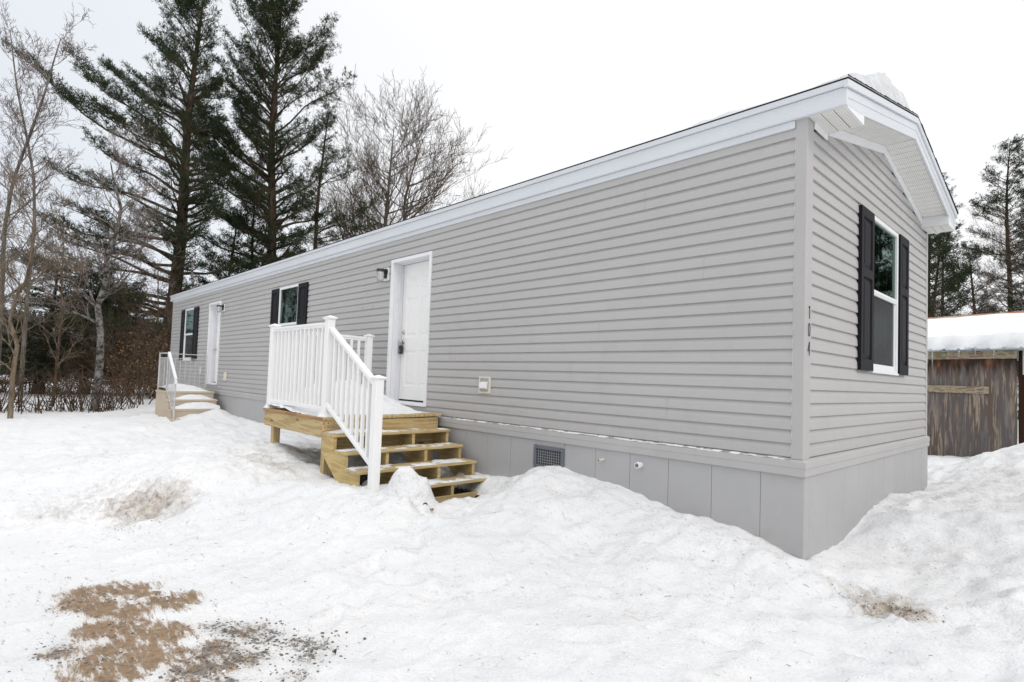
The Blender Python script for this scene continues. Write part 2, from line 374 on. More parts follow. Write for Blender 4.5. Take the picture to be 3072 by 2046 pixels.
def leafmat(name, a, b_, c_):
    m, t, b = newmat(name); v = coords(t)
    n = noise(t, v, 1.3, 4); f = noise(t, v, 9, 3)
    c = rampn(t, n, [(0.33, a), (0.52, b_), (0.70, c_)]); c = mixc(t, rampn(t, f, [(0.4, 0.0), (0.7, 0.5)]), c, b_)
    t.links.new(c, b.inputs['Base Color']); b.inputs['Roughness'].default_value = 0.7; b.inputs['Specular IOR Level'].default_value = 0.08; return m
M_['needle'] = leafmat('pine_needles', (0.016, 0.030, 0.017), (0.030, 0.044, 0.020), (0.072, 0.062, 0.028))
M_['dead_leaf'] = leafmat('dead_oak_leaves', (0.20, 0.10, 0.045), (0.32, 0.18, 0.09), (0.42, 0.27, 0.16))
M_['far_wood'] = leafmat('hazy_far_trees', (0.040, 0.052, 0.055), (0.060, 0.068, 0.070), (0.11, 0.10, 0.095))  # bluish haze of distance is mixed into the tree colour

# weathered plywood
m, t, b = newmat('weathered_plywood'); M_['ply'] = m
v = coords(t, (7, 7, 0.55)); wv = noise(t, v, 1.1, 4, 0.6)
mm = N(t, 'ShaderNodeMath', operation='MULTIPLY'); mm.inputs[1].default_value = 34; t.links.new(wv, mm.inputs[0])
sn = N(t, 'ShaderNodeMath', operation='SINE'); t.links.new(mm.outputs[0], sn.inputs[0])
c = rampn(t, sn.outputs[0], [(0.0, (0.12, 0.092, 0.072)), (0.5, (0.23, 0.19, 0.16)), (1.0, (0.33, 0.265, 0.205))])
n2 = noise(t, coords(t, (3.2, 3.2, 0.5)), 1.5, 5, 0.6)
c = mixc(t, rampn(t, n2, [(0.40, 0.0), (0.58, 0.8)]), c, (0.115, 0.105, 0.108))
n3 = noise(t, coords(t, (2.2, 2.2, 0.35), (0.1, 0, 0)), 2.1, 3, 0.5)
c = mixc(t, rampn(t, n3, [(0.60, 0.0), (0.72, 0.7)]), c, (0.37, 0.28, 0.19))
sep = N(t, 'ShaderNodeSeparateXYZ'); t.links.new(N(t, 'ShaderNodeTexCoord').outputs['Object'], sep.inputs[0])
hn = N(t, 'ShaderNodeMath', operation='MULTIPLY_ADD'); t.links.new(noise(t, coords(t, (9, 9, 0.6)), 1.4, 5, 0.6), hn.inputs[0]); hn.inputs[1].default_value = 0.75; t.links.new(sep.outputs['Z'], hn.inputs[2])
height_ramp = rampn(t, hn.outputs[0], [(0.0, 0.0), (1.0, 1.0)])
mr = N(t, 'ShaderNodeMapRange'); mr.inputs['From Min'].default_value = 1.30; mr.inputs['From Max'].default_value = 1.55; t.links.new(hn.outputs[0], mr.inputs['Value'])
rc = rampn(t, noise(t, coords(t, (5, 5, 1.2)), 1.6, 4), [(0.46, (0.028, 0.016, 0.010)), (0.62, (0.12, 0.045, 0.018)), (0.75, (0.34, 0.16, 0.07))])
c = mixc(t, mr.outputs[0], c, rc)  # boards turn dark reddish brown towards the top
t.links.new(c, b.inputs['Base Color']); b.inputs['Roughness'].default_value = 0.85; bump(t, b, sn.outputs[0], 0.15, 0.004)

# ------------------------------------------------------------------ snow and ground
CTRL = [
 # along the long wall
 (-19.5, 0, -.80), (-15.6, 0, -.72), (-14.6, 0, -.50), (-14.17, 0, -.36), (-13.92, 0, -.41), (-13.42, 0, -.56), (-13.0, 0, -.60), (-12.5, 0, -.61), (-11.21, 0, -.585), (-10.6, 0, -.64), (-9.86, 0, -.615), (-8.5, 0, -.62), (-7, 0, -.62), (-5.6, 0, -.64),
 (-3.49, 0, -.637), (-3.09, 0, -.589), (-2.9, 0, -.55), (-2.69, 0, -.449), (-2.54, 0, -.384), (-2.39, 0, -.352), (-2.26, 0, -.363), (-1.89, 0, -.432), (-1.66, 0, -.449), (-1.49, 0, -.47), (-1.33, 0, -.524), (-1.08, 0, -.565), (-.68, 0, -.569), (-.52, 0, -.572), (-.28, 0, -.635), (-.157, 0, -.677), (-.093, 0, -.701), (0.04, -.03, -.70),
 # along the gable
 (0, .22, -.742), (0, .3, -.767), (0, .49, -.752), (0, .73, -.784), (0, .9, -.769), (0, 1.12, -.709), (0, 1.33, -.658), (0, 1.6, -.597), (0, 1.89, -.557), (0, 2.12, -.536), (0, 2.39, -.528), (0, 2.59, -.542), (0, 3.2, -.62), (0, 3.79, -.67), (0, 4.33, -.62), (-2, 5.2, -.85), (-10, 6, -.9), (-18, 7, -1.0),
 # around the porch
 (-6.6, -1.7, -.50), (-6.0, -1.70, -.48), (-5.6, -1.85, -.50), (-5.1, -1.9, -.54), (-4.65, -1.9, -.62), (-4.3, -1.85, -.66), (-3.9, -1.85, -.64), (-3.5, -1.85, -.62), (-3.1, -2.0, -.66), (-2.8, -1.75, -.68), (-6.9, -.9, -.58), (-5.9, -.9, -.60), (-5.4, -1.2, -.60),
 (-2.6, -1.3, -.78), (-2.68, -.8, -.745), (-2.85, -.40, -.66), (-2.5, -.5, -.52), (-2.4, -1.0, -.66), (-2.0, -.7, -.55), (-2.2, -1.6, -.76),
 (-1.4, -.6, -.62), (-1.2, -1.2, -.76), (-.6, -.5, -.66), (-.5, -1.0, -.78), (.3, -.5, -.78), (.2, -1.1, -.84),
 # plowed mound on the left and the bank behind it
 (-5.15, -2.85, -.50), (-5.6, -2.7, -.47), (-6.0, -2.5, -.50), (-5.0, -2.45, -.52), (-4.75, -2.95, -.62), (-4.55, -3.2, -.88), (-5.0, -3.3, -.84), (-5.5, -3.2, -.66), (-4.2, -2.6, -.80), (-4.3, -3.6, -.93), (-5.9, -3.5, -.72), (-5.6, -3.9, -.80), (-5.1, -4.1, -.92), (-6.5, -4.2, -.74), (-4.9, -5.0, -.93), (-8, -5, -.84),
 (-7, -3, -.58), (-8.5, -2.6, -.66), (-8.5, -1.4, -.66), (-10.5, -1.5, -.68), (-12, -1.5, -.68), (-12.7, -1.4, -.69), (-14, -1.5, -.75), (-12.72, -.22, -.40), (-12.72, -.55, -.47), (-12.7, -.9, -.60), (-12.3, -.3, -.54), (-11, -3.4, -.74), (-9, -4, -.74), (-14.6, -4.0, -.84), (-16.5, -2.2, -.84), (-18.9, -.3, -.86), (-15.5, -1.0, -.80), (-13, -7, -1.0), (-9, -9, -.95),
 # drive
 (-3.4, -2.3, -.80), (-3.2, -3.0, -.91), (-2.4, -2.3, -.88), (-1.4, -2.0, -.90), (-2.5, -3.6, -.93), (-1.8, -3.0, -.93), (-1, -2.6, -.93), (0, -2.0, -.91), (-1.5, -4, -.94), (0, -3.2, -.94), (0, -5, -.95), (-3, -5, -.94), (1.5, -3, -.94), (1.5, -5.5, -.95), (4, -4, -.94), (4, -8, -.95), (0, -9, -.95), (-5, -8, -.95),
 # right-hand side and the bank in front of the shed
 (.5, -.1, -.80), (.6, .5, -.82), (.9, -.7, -.86), (1.3, -.2, -.84), (1.0, .6, -.74), (.8, 1.2, -.66), (.75, 1.9, -.55), (.45, 2.3, -.50), (.25, 1.5, -.62), (1.5, 1.5, -.58), (.6, 3.0, -.50), (1.2, 3.2, -.38), (.35, 3.6, -.57), (.2, 4.4, -.60), (.8, 4.4, -.42), (1.6, 4.6, -.18), (.3, 5.4, -.47), (.75, 6.0, -.14), (1.3, 6.4, .12), (2.6, 6.0, .15), (.4, 6.6, -.33), (.0, 6.4, -.52), (-.4, 7.5, -.68), (.3, 8.6, -.60), (-.9, 9, -.82), (2.4, 2.0, -.55), (3, 0, -.75), (4, 3, -.4), (1.2, 9.5, -.5), (3, 9, -.2), (-1.3, 11, -.86), (.5, 10.6, -.8), (3, 12, -.8), (-4, 9, -.9), (6, 8, -.6), (-12, 12, -1.0), (8, -2, -.9),
]
C_ = np.array(CTRL)
def _tps(C):
    n = len(C); d = np.hypot(C[:, None, 0] - C[None, :, 0], C[:, None, 1] - C[None, :, 1])
    K = d * 0.0 + d            # linear (biharmonic-like, stable) kernel
    A = np.zeros((n + 3, n + 3)); A[:n, :n] = -K + np.eye(n) * -0.002; P = np.c_[np.ones(n), C[:, 0], C[:, 1]]; A[:n, n:] = P; A[n:, :n] = P.T
    return np.linalg.solve(A, np.r_[C[:, 2], 0, 0, 0])
W_ = _tps(C_)
def tps(x, y):
    z = W_[-3] + W_[-2] * x + W_[-1] * y
    for i in range(len(C_)): z = z - W_[i] * np.sqrt((x - C_[i, 0]) ** 2 + (y - C_[i, 1]) ** 2 + 0.012)
    return z

def hollow(x, y):
    e = 0.13 * fbm(x * 2.2, y * 2.2, 3, 31)
    a = np.abs(x + 4.02 + 0.08 * (y + .8)) - 1.07; b_ = np.abs(y + 0.86) - 0.60
    d = np.hypot(np.maximum(a, 0), np.maximum(b_, 0)) + np.minimum(np.maximum(a, b_), 0) + e * .6
    return 1 - sstep(-0.10, 0.12, d)

def height(x, y, detail=True):
    x = np.asarray(x, float); y = np.asarray(y, float)
    z = tps(x, y)
    # far field
    s = (x + 16.5) * -0.66 + (y + 2.2) * -0.75
    r = np.hypot(x - 1.5, y + 4.5)
    zl = -0.86 - 0.21 * np.clip(s, 0, 7) - 0.062 * np.clip(s - 7, 0, 150)
    far = np.where(s > 0, zl, -0.9 + 0.0 * r)
    dl = -x - 0.2 * y
    far = np.where((x < -22), np.minimum(far, -0.9 - 0.10 * (-x - 22)), far)
    far = np.maximum(far, -9.5)
    far = far + 34 * sstep(200, 520, r) * sstep(-60, 60, -x + 0.35 * y)
    far = far + 2.6 * sstep(22, 45, y) * sstep(-30, -10, x)
    wgt = sstep(0.5, 4.0, s) * 1.0
    wgt = np.maximum(wgt, sstep(12, 17, y)); wgt = np.maximum(wgt, sstep(6, 12, x)); wgt = np.maximum(wgt, sstep(-8, -12, y)); wgt = np.maximum(wgt, sstep(-19, -23, x))
    z = z * (1 - wgt) + far * wgt
    if detail:
        near = 1 - sstep(14, 30, r)
        wall = sstep(0.0, 0.25, np.where(y < 0, -y, np.where(x > 0, x, 0.25)))
        rough = 0.45 + 0.55 * sstep(-.93, -.7, z)
        z = z + near * (0.045 * fbm(x * 0.9, y * 0.9, 3, 3) * wall + (0.024 * fbm(x * 3.3, y * 3.3, 3, 8) + 0.015 * fbm(x * 11, y * 11, 3, 12)) * rough * (0.65 + 0.35 * wall))
        z = z + near * wall * rough * (.030 * np.abs(noise2(x * 2.6 + 5, y * 2.6, 22)) + .016 * np.abs(noise2(x * 6.3, y * 6.3 + 4, 23)) + .008 * np.abs(noise2(x * 14, y * 14, 24)) - .018)
        bl = sstep(.25, .55, fbm(x * .55 + 9, y * .55, 2, 25)); z = z + near * wall * bl * .030 * sstep(.05, .35, noise2(x * 7.7, y * 7.7, 26))
        # lumps of broken crust
        rid = 1 - np.abs(noise2(x * 2.1 + 3, y * 2.1, 21)); z = z + near * 0.02 * rid ** 6 * wall
        z = z + (1 - near) * 0.10 * fbm(x * .25, y * .25, 3, 4)
        # thawed crater with an overhanging rough face on the left mound, and on the right
        for (cx_, cy_, rr, dp) in ((-4.72, -3.12, .30, .10), (-4.98, -3.36, .22, .06), (.57, -.30, .24, .07), (.42, -.12, .14, .04), (-5.35, -3.75, .35, .05)):
            q = np.hypot(x - cx_, y - cy_); z = z - dp * np.exp(-(q / rr) ** 2) * (1 + 0.6 * fbm(x * 9, y * 9, 2, 77))
            z = z + 0.035 * np.exp(-(q / (rr * 1.2)) ** 2) * fbm(x * 16, y * 16, 3, 78)
        # footprints
        for (cx_, cy_, a_) in ((.09, -1.46, .3), (-.35, -2.0, 1.0), (-.71, -1.52, .6), (.35, -1.9, .2), (-1.3, -1.9, 1.2), (.75, -.95, .4), (-.2, -2.55, .9), (-1.75, -2.3, .5), (-2.35, -1.75, 2.2), (-2.1, -1.95, 2.3), (-2.05, -2.35, 2.1), (-1.7, -2.62, 2.2), (-1.55, -2.95, 2.0), (-2.55, -1.45, 2.4), (-3.3, -2.5, .3), (-3.9, -2.9, .2), (.2, -.85, .1)):
            dx = x - cx_; dy = y - cy_; u_ = dx * math.cos(a_) + dy * math.sin(a_); v_ = -dx * math.sin(a_) + dy * math.cos(a_)
            q = (u_ / .15) ** 2 + (v_ / .065) ** 2; z = z - 0.028 * np.exp(-q ** 2) + 0.012 * np.exp(-((np.sqrt(q) - 1.35) / .25) ** 2)
    # hollow under deck and stairs, with a bare gravel floor
    h = hollow(x, y)
    z = z * (1 - h) + np.minimum(z, -0.86 + 0.015 * fbm(x * 8, y * 8, 2, 5)) * h
    # hole at the foot of the stairs
    # lump beside the newel post
    for (cx_, cy_, rx, ry, top) in ((-3.05, -1.46, .23, .16, -.36), (-2.93, -1.38, .17, .19, -.46), (-2.86, -1.64, .30, .22, -.57), (-2.72, -1.42, .14, .16, -.64)):
        q = ((x - cx_) / rx) ** 2 + ((y - cy_) / ry) ** 2
        g_ = 1.12 * np.exp(-q * .75); g_ = g_ - np.clip(g_ - .9, 0, None) * .7
        bump_ = (.045 * fbm(x * 6, y * 6, 3, 44) + .016 * fbm(x * 19, y * 19, 2, 46)) * np.clip(g_ * 1.5, 0, 1)
        z = np.maximum(z, top * g_ + -0.95 * (1 - g_) + bump_)
    return z

def H(x, y): return float(height(np.array([x]), np.array([y]))[0])

def lines(segs):
    o = []
    for a, b_, st in segs: o.append(np.arange(a, b_, st))
    return np.concatenate(o)
def grow(a, b_, s0, g):
    o = []; x = a; st = s0; sg = 1 if b_ > a else -1
    while (b_ - x) * sg > 0: o.append(x); x += st * sg; st *= g
    o.append(b_); return np.array(o)
gx = np.unique(np.round(np.concatenate([grow(-6.4, -700, .06, 1.022), lines([(-6.4, 2.0, .032)]), grow(2.0, 500, .06, 1.09)]), 4))
gy = np.unique(np.round(np.concatenate([grow(-4.3, -500, .05, 1.09), lines([(-4.3, .3, .032)]), lines([(.3, 6.4, .055)]), grow(6.4, 700, .08, 1.06)]), 4))
XX, YY = np.meshgrid(gx, gy, indexing='ij')
ZZ = height(XX.ravel(), YY.ravel())
xs = XX.ravel(); ys = YY.ravel()
nx, ny = len(gx), len(gy)
ii, jj = np.meshgrid(np.arange(nx - 1), np.arange(ny - 1), indexing='ij'); a0 = (ii * ny + jj).ravel()
quads = np.c_[a0, a0 + ny, a0 + ny + 1, a0 + 1]
gm = mesh_np('snow_ground', np.c_[xs, ys, ZZ], quads)
gm.polygons.foreach_set('use_smooth', np.ones(len(gm.polygons), bool))
def blobs(L, r, x=None, y=None):
    v = np.zeros(len(xs))
    for p in L:
        rr = p[2] if len(p) > 2 else r; k = p[3] if len(p) > 3 else 1.0
        v = np.maximum(v, k * np.exp(-(((xs - p[0]) ** 2 + (ys - p[1]) ** 2) / rr ** 2) ** 1.5))
    return v
sand = blobs([(-2.935, -3.9), (-2.902, -3.764), (-2.782, -3.657), (-2.757, -3.937), (-2.627, -3.854), (-2.65, -3.62, .1), (-2.45, -3.45, .1, .9), (-2.478, -3.826), (-2.397, -3.724), (-2.425, -3.599), (-2.408, -3.495), (-2.255, -3.904), (-2.178, -3.809), (-2.066, -3.735), (-1.989, -3.64), (-1.975, -3.87), (-1.821, -3.796), (-1.731, -3.741), (-1.758, -3.931), (-1.666, -3.918), (-1.77, -3.995), (-2.024, -4.044, .09, .8), (-2.079, -4.112, .1, .8), (-1.5, -3.62, .14, .9), (-1.63, -3.5, .15, .85), (-1.45, -3.45, .14, .8), (-1.3, -3.7, .2, .8), (-1.75, -3.3, .12, .7)], .165)
sand = np.maximum(sand, 0.22 * blobs([(-2.3, -3.75, .9), (-1.6, -3.6, .8), (-3.2, -4.2, .7)], .8))
grav = blobs([(-1.3, -2.9, .55, .34), (-.7, -2.7, .5, .28), (-2.2, -3.0, .5, .24), (-.3, -3.2, .4, .26), (-1.911, -3.409, .12), (-1.81, -3.352), (-1.742, -3.267), (-1.614, -3.241), (-1.631, -3.506), (-1.494, -3.451), (-1.437, -3.591), (-1.463, -3.671), (-1.432, -3.375), (-1.426, -3.135, .12), (-1.335, -3.084, .13), (-1.253, -3.157, .12), (-2.1, -4.1, .12), (-1.1, -3.3, .12, .9), (-1.2, -3.6, .2, .9)], .15)
dirt = blobs([(-4.72, -3.15, .33, .95), (-4.95, -3.30, .28, .9), (-4.50, -3.02, .25, .7), (-4.55, -3.40, .22, .6), (-5.3, -3.8, .35, .5), (-5.6, -3.5, .3, .45), (-4.0, -2.55, .25, .35), (-5.0, -1.98, .30, .62), (-5.4, -2.0, .28, .6), (-4.7, -1.95, .22, .6), (-5.9, -2.1, .3, .4), (-4.9, -2.3, .3, .35), (.57, -.26, .20, 1.2), (.46, -.12, .17, .9), (.72, -.27, .16, 1.15), (.62, -.12, .2, .9), (.30, -.12, .14, .6), (.85, 0.1, .25, .4), (-.39, -1.55, .2, .32), (-1.1, -1.1, .3, .3), (.6, .9, .5, .34), (.6, 2.6, .7, .42), (.9, 4.2, 1.0, .45), (.15, 4.2, .3, .5), (1.2, 5.8, .8, .4), (-1.4, -2.1, .3, .3), (-6.8, -3.3, .5, .4), (-2.5, -1.1, .3, .25)], .3)
sl = np.zeros((nx, ny)); Zg = ZZ.reshape(nx, ny)
sl[1:-1, 1:-1] = np.hypot((Zg[2:, 1:-1] - Zg[:-2, 1:-1]) / (XX[2:, 1:-1] - XX[:-2, 1:-1]), (Zg[1:-1, 2:] - Zg[1:-1, :-2]) / (YY[1:-1, 2:] - YY[1:-1, :-2]))
dirt = np.maximum(dirt, 0.34 * sstep(.5, 1.3, sl.ravel()) * (np.hypot(xs, ys) < 12))
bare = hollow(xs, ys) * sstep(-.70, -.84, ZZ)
for k, arr in (('dirt', dirt), ('sand', sand), ('gravel', grav), ('bare', bare)):
    at = gm.attributes.new(k, 'FLOAT', 'POINT'); at.data.foreach_set('value', arr.astype(np.float32))
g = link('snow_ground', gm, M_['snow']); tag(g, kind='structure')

# ------------------------------------------------------------------ the mobile home
LX0, LX1 = -18.60, 0.0          # siding ends on the long wall
WY = 4.14                       # gable width
ROW = 0.1016
home = thing('mobile_home', 'long single-storey grey vinyl-sided mobile home with white eaves and black shutters', 'mobile home', (0, 0, -0.9))
OPEN = {'far_door': (-14.755, -13.81, .09, 2.215), 'door': (-5.795, -4.775, .09, 2.215), 'small_win': (-10.045, -9.097, 1.41, 2.19), 'far_win': (-17.09, -16.16, .70, 2.20)}

def prof(zmax):
    P = []
    k = 0
    while k * ROW < zmax:
        z = k * ROW
        P += [(z, 0.0165), (z + .004, 0.0178), (z + .061, .0150), (z + .068, .0115), (z + ROW - .004, .0), (z + ROW - .0008, -.0005)]
        k += 1
    P = [p for p in P if p[0] < zmax]; P.append((zmax, .006)); return P
def siding(zmax, opens, lo, hi, mapf):
    """lap siding sheet; lo/hi give the horizontal limits at a height, mapf(s, out, z) -> 3-D"""
    P = prof(zmax); cuts = sorted({o[2] for o in opens} | {o[3] for o in opens})
    Q = [P[0]]
    for a, b_ in zip(P[:-1], P[1:]):
        for c in cuts:
            if a[0] + 1e-5 < c < b_[0] - 1e-5:
                f = (c - a[0]) / (b_[0] - a[0]); Q.append((c, a[1] + f * (b_[1] - a[1])))
        Q.append(b_)
    mb = MB()
    for a, b_ in zip(Q[:-1], Q[1:]):
        zm = (a[0] + b_[0]) / 2
        holes = sorted([(o[0], o[1]) for o in opens if o[2] < zm < o[3]])
        l0, l1, h0, h1 = lo(a[0]), lo(b_[0]), hi(a[0]), hi(b_[0])
        if h0 - l0 < .01: continue
        segs = []; s0, s1 = l0, l1
        for ha, hb in holes: segs.append((s0, s1, ha, ha)); s0 = s1 = hb
        segs.append((s0, s1, h0, h1))
        for (p, q, r, s) in segs:
            n = max(1, int((r - p) / 1.2))
            for i in range(n):
                f0, f1 = i / n, (i + 1) / n
                A = p + (r - p) * f0; B = p + (r - p) * f1; Cc = q + (s - q) * f1; D = q + (s - q) * f0
                mb.add([mapf(A, a[1], a[0]), mapf(B, a[1], a[0]), mapf(Cc, b_[1], b_[0]), mapf(D, b_[1], b_[0])], [(0, 1, 2, 3)])
    return mb
def wav(s, z): return 0.0012 * math.sin(s * 3.1 + z * 7) + 0.0010 * math.sin(s * 7.7 - z * 3)
long_ops = [OPEN[k] for k in OPEN]
sw = siding(2.56, long_ops, lambda z: LX0, lambda z: -.06, lambda s, o, z: (s, -o - wav(s, z), z)).build('long_wall', M_['siding'], home, fix=False)
sw['label'] = 'long grey clapboard wall with the two doors'
# staggered panel joints: the upper panel laps 1 mm over the next
for jx, k in ((-1.12, 2), (-2.25, 5), (-1.9, 9), (-3.3, 13), (-2.6, 17), (-1.4, 21), (-6.6, 18), (-7.9, 11), (-8.6, 6), (-12.1, 14), (-11.4, 8), (-10.9, 20), (-15.4, 15), (-4.3, 7), (-.8, 14)):
    for r in (0, 1):
        z = (k + r) * ROW; jm = MB()
        jm.add([(jx, -.0205, z + .003), (jx + .004, -.0195, z + .003), (jx + .004, -.0165, z + .062), (jx, -.0175, z + .062)], [(0, 1, 2, 3)])
        jm.add([(jx, -.0145, z + .066), (jx + .004, -.0145, z + .066), (jx + .004, -.0035, z + .097), (jx, -.0045, z + .097)], [(0, 1, 2, 3)])
        jm.v = jm.v[:4] + jm.v[6:]; jm.f = [(0, 1, 2, 3), (3, 2, 4, 5)]; jm.build('panel_joint', M_['skirt'], sw, fix=False)
PEAK = WY / 2 + .03
def roofz(y): return 2.745 + .215 * min(y + .05, 0 + (2 * PEAK - y + .05) - .0)
def soffz(y): return 2.555 + .212 * min(y, 2 * PEAK - y)
GW = (1.70, 2.66, .695, 2.215)
def glo(z):
    if z <= 2.5: return .10
    return max(.10, (z - 2.49) / .212)
def ghi(z): return WY - glo(z) + 0.0 if z > 2.5 else WY - .04
siding(2.985, [(GW[0], GW[1], GW[2], GW[3])], glo, ghi, lambda s, o, z: (o, s, z)).build('gable_wall', M_['siding'], home, fix=False)
# hidden back walls so that the house is closed
MB().add([(LX0, WY, 0), (-.0, WY, 0), (-.0, WY, 2.6), (LX0, WY, 2.6)], [(3, 2, 1, 0)]).add([(LX0, 0, 0), (LX0, WY, 0), (LX0, WY, 2.6), (LX0, 0, 2.6)], [(0, 1, 2, 3)]).add([(LX0, 0, 2.6), (LX0, WY, 2.6), (LX0, PEAK, 3.0)], [(0, 1, 2)]).build('back_wall', M_['siding'], home, fix=False)
# floor of the home: closes the rooms from below
MB().box((LX0 + .01, .02, -.06), (-.02, WY - .02, -.01)).build('floor_deck', M_['dark'], home)

# corner posts
def cpost(x0, x1, y0, y1, z1): 
    o = MB().box((x0, y0, -.012), (x1, y1, z1)).build('corner_post', M_['belt'], home, bevel=.005, seg=2); return o
cp = cpost(-.063, .021, -.021, .118, 2.575); cpost(-.02, .021, WY - .055, WY + .02, 2.53); cpost(LX0 - .02, LX0 + .06, -.021, .08, 2.55)
mbn = MB()
for xx in (-.0655,): mbn.box((xx, -.0165, 0), (-.0632, -.004, 2.5))
mbn.box((.004, .1182, 0), (.017, .1205, 2.5)); mbn.build('trim_lip', M_['white'], cp)
# belt trim above the skirting: moulded profile, mitred round the corner
BX = .045; BY = -.032
prf = [(0.0, -.002), (.55, -.016), (1.0, -.030), (1.05, -.072), (.95, -.080), (.95, -.134), (.80, -.139), (0.0, -.139)]
def belt(path, name):
    mb = MB(); n = len(prf)
    for (p, nrm) in path:
        for (o, z) in prf: mb.v.append((p[0] + nrm[0] * o, p[1] + nrm[1] * o, z))
    for i in range(len(path) - 1):
        for k in range(n - 1):
            a = i * n + k; mb.f.append((a, a + n, a + n + 1, a + 1))
    return mb.build(name, M_['belt'], home, fix=True)
belt([((LX0 - .03, -.0), (0, BY)), ((-.831, 0), (0, BY))], 'belt_trim')
belt([((-.8285, 0), (0, BY * 1.08)), ((0, 0), (BX, BY * 1.08)), ((0, WY + .03), (BX, 0))], 'belt_trim')
MB().box((LX0 - .02, -.001, -.12), (.02, .02, -.002)).build('sill_band', M_['belt'], home)
# skirting panels
mb = MB(); x = -.289
mb.box((x + .002, -.012, -1.3), (.0285, .01, -.135))
while x > LX0:
    mb.box((x - .4 + .0008, -.012, -1.3), (x - .0008, .01, -.135)); x -= .4015
sk = mb.build('skirting', M_['skirt'], home, bevel=.0015)
MB().box((LX0, .0, -1.3), (.02, .012, -.13)).build('skirting_back', M_['ventgrey'], sk)
mb = MB(); mb.box((.004, .0105, -1.3), (.0285, .095, -.135)); y = .097
while y < WY:
    y1 = min(y + .412, WY + .01); mb.box((.003, y + .0012, -1.3), (.028, y1 - .0012, -.135)); y = y1 + .001
s2 = mb.build('skirting', M_['skirt'], home, bevel=.0015); s2['label'] = 'skirting below the gable wall'
MB().box((.0, .0, -1.3), (.012, WY, -.13)).build('skirting_back', M_['skirt'], s2)

# roof, fascia, soffit
RX0, RX1 = -18.86, .287
OY = -.045
def strip(name, mat, pts, x0, x1, bevel=.002):
    return MB().prism([(x0, p[0], p[1]) for p in pts], (x1 - x0, 0, 0)).build(name, mat, home, bevel=bevel)
fa = MB().prism([(RX0, OY, 2.565), (RX0, OY - .006, 2.573), (RX0, OY - .006, 2.625), (RX0, OY - .002, 2.629), (RX0, OY - .002, 2.695), (RX0, -.01, 2.695), (RX0, -.01, 2.565)], (RX1 - RX0 + .004, 0, 0)).build('eave_fascia', M_['fascia'], home)
strip('eave_drip_edge', M_['fascia'], [(OY - .018, 2.698), (OY - .022, 2.742), (-.01, 2.752), (-.01, 2.698)], RX0 - .01, RX1 + .018)
strip('frieze_board', M_['fascia'], [(-.026, 2.505), (-.030, 2.511), (-.030, 2.564), (-.01, 2.564), (-.01, 2.505)], LX0 - .01, -.066)
strip('eave_fascia', M_['fascia'], [(WY + .05, 2.525), (WY + .05, 2.66), (WY + .01, 2.66), (WY + .01, 2.525)], RX0, RX1)
# roof slab (shingles) with ragged edge thickness
def slab(name, mat, off, th, x0, x1, ylo, yhi):
    mb = MB(); a = roofz(ylo) + off; pk = roofz(PEAK) + off; c = roofz(yhi) + off - .02
    mb.prism([(x0, ylo, a), (x0, PEAK, pk), (x0, yhi, c), (x0, yhi, c + th), (x0, PEAK, pk + th), (x0, ylo, a + th)], (x1 - x0, 0, 0)); return mb.build(name, mat, home)
rf = slab('roof', M_['shingle'], .004, .009, RX0 - .02, RX1 + .0215, OY - .024, WY + .10)
slab('roof_decking', M_['white'], -.03, .030, RX0, RX1 - .012, OY - .002, WY + .05)
mb = MB(); y = OY - .036
rr = random.Random(3)
while y < WY + .08:
    y1 = y + .135; z0 = roofz(y); zz = roofz(y1); k = rr.uniform(-.004, .006)
    if y < PEAK < y1: mb.build('shingle_edge', M_['shingle'], rf); mb = MB()
    else:
        lowz = -.02 if y > PEAK + .1 else 0
        mb.add([(RX1 + .02, y, z0 + .018 + lowz), (RX1 + .026 + k * .6, y, z0 + .016 + lowz), (RX1 + .026 + k * .6, y1, zz + .016 + lowz), (RX1 + .02, y1, zz + .018 + lowz),
                (RX1 + .02, y, z0 + .026 + lowz), (RX1 + .026 + k * .6, y, z0 + .026 + lowz), (RX1 + .026 + k * .6, y1, zz + .021 + lowz), (RX1 + .02, y1, zz + .021 + lowz)],
               [(0, 1, 2, 3), (4, 7, 6, 5), (0, 4, 5, 1), (1, 5, 6, 2), (2, 6, 7, 3), (3, 7, 4, 0)])
    y = y1
mb.build('shingle_edge', M_['shingle'], rf)
# rake fascia on the gable: main board and drip step
def rake(name, x0, x1, top, bot, half=None, ylo=OY - .004, yhi=WY + .055):
    mb = MB(); rz = lambda y, o: roofz(y) - (.02 * max(0, (y - PEAK) / PEAK)) + o
    if half in (None, 0): mb.prism([(x0, ylo, max(rz(ylo, bot), 2.567)), (x0, .42, max(rz(.42, bot), 2.567)), (x0, PEAK, rz(PEAK, bot)), (x0, PEAK, rz(PEAK, top)), (x0, ylo, rz(ylo, top))], (x1 - x0, 0, 0))
    if half in (None, 1): mb.prism([(x0, PEAK + .0015, rz(PEAK, bot)), (x0, yhi, max(rz(yhi, bot), 2.50)), (x0, yhi, rz(yhi, top)), (x0, PEAK + .0015, rz(PEAK, top))], (x1 - x0, 0, 0))
    return mb.build(name, M_['fascia'], home, bevel=.0015)
rake('rake_fascia', RX1 - .018, RX1, -.058, -.205)
rake('rake_fascia_rib', RX1 + .0003, RX1 + .0035, -.058, -.125)
rake('rake_drip_edge', RX1 - .01, RX1 + .020, -.001, -.056, ylo=OY - .02, yhi=WY + .075)
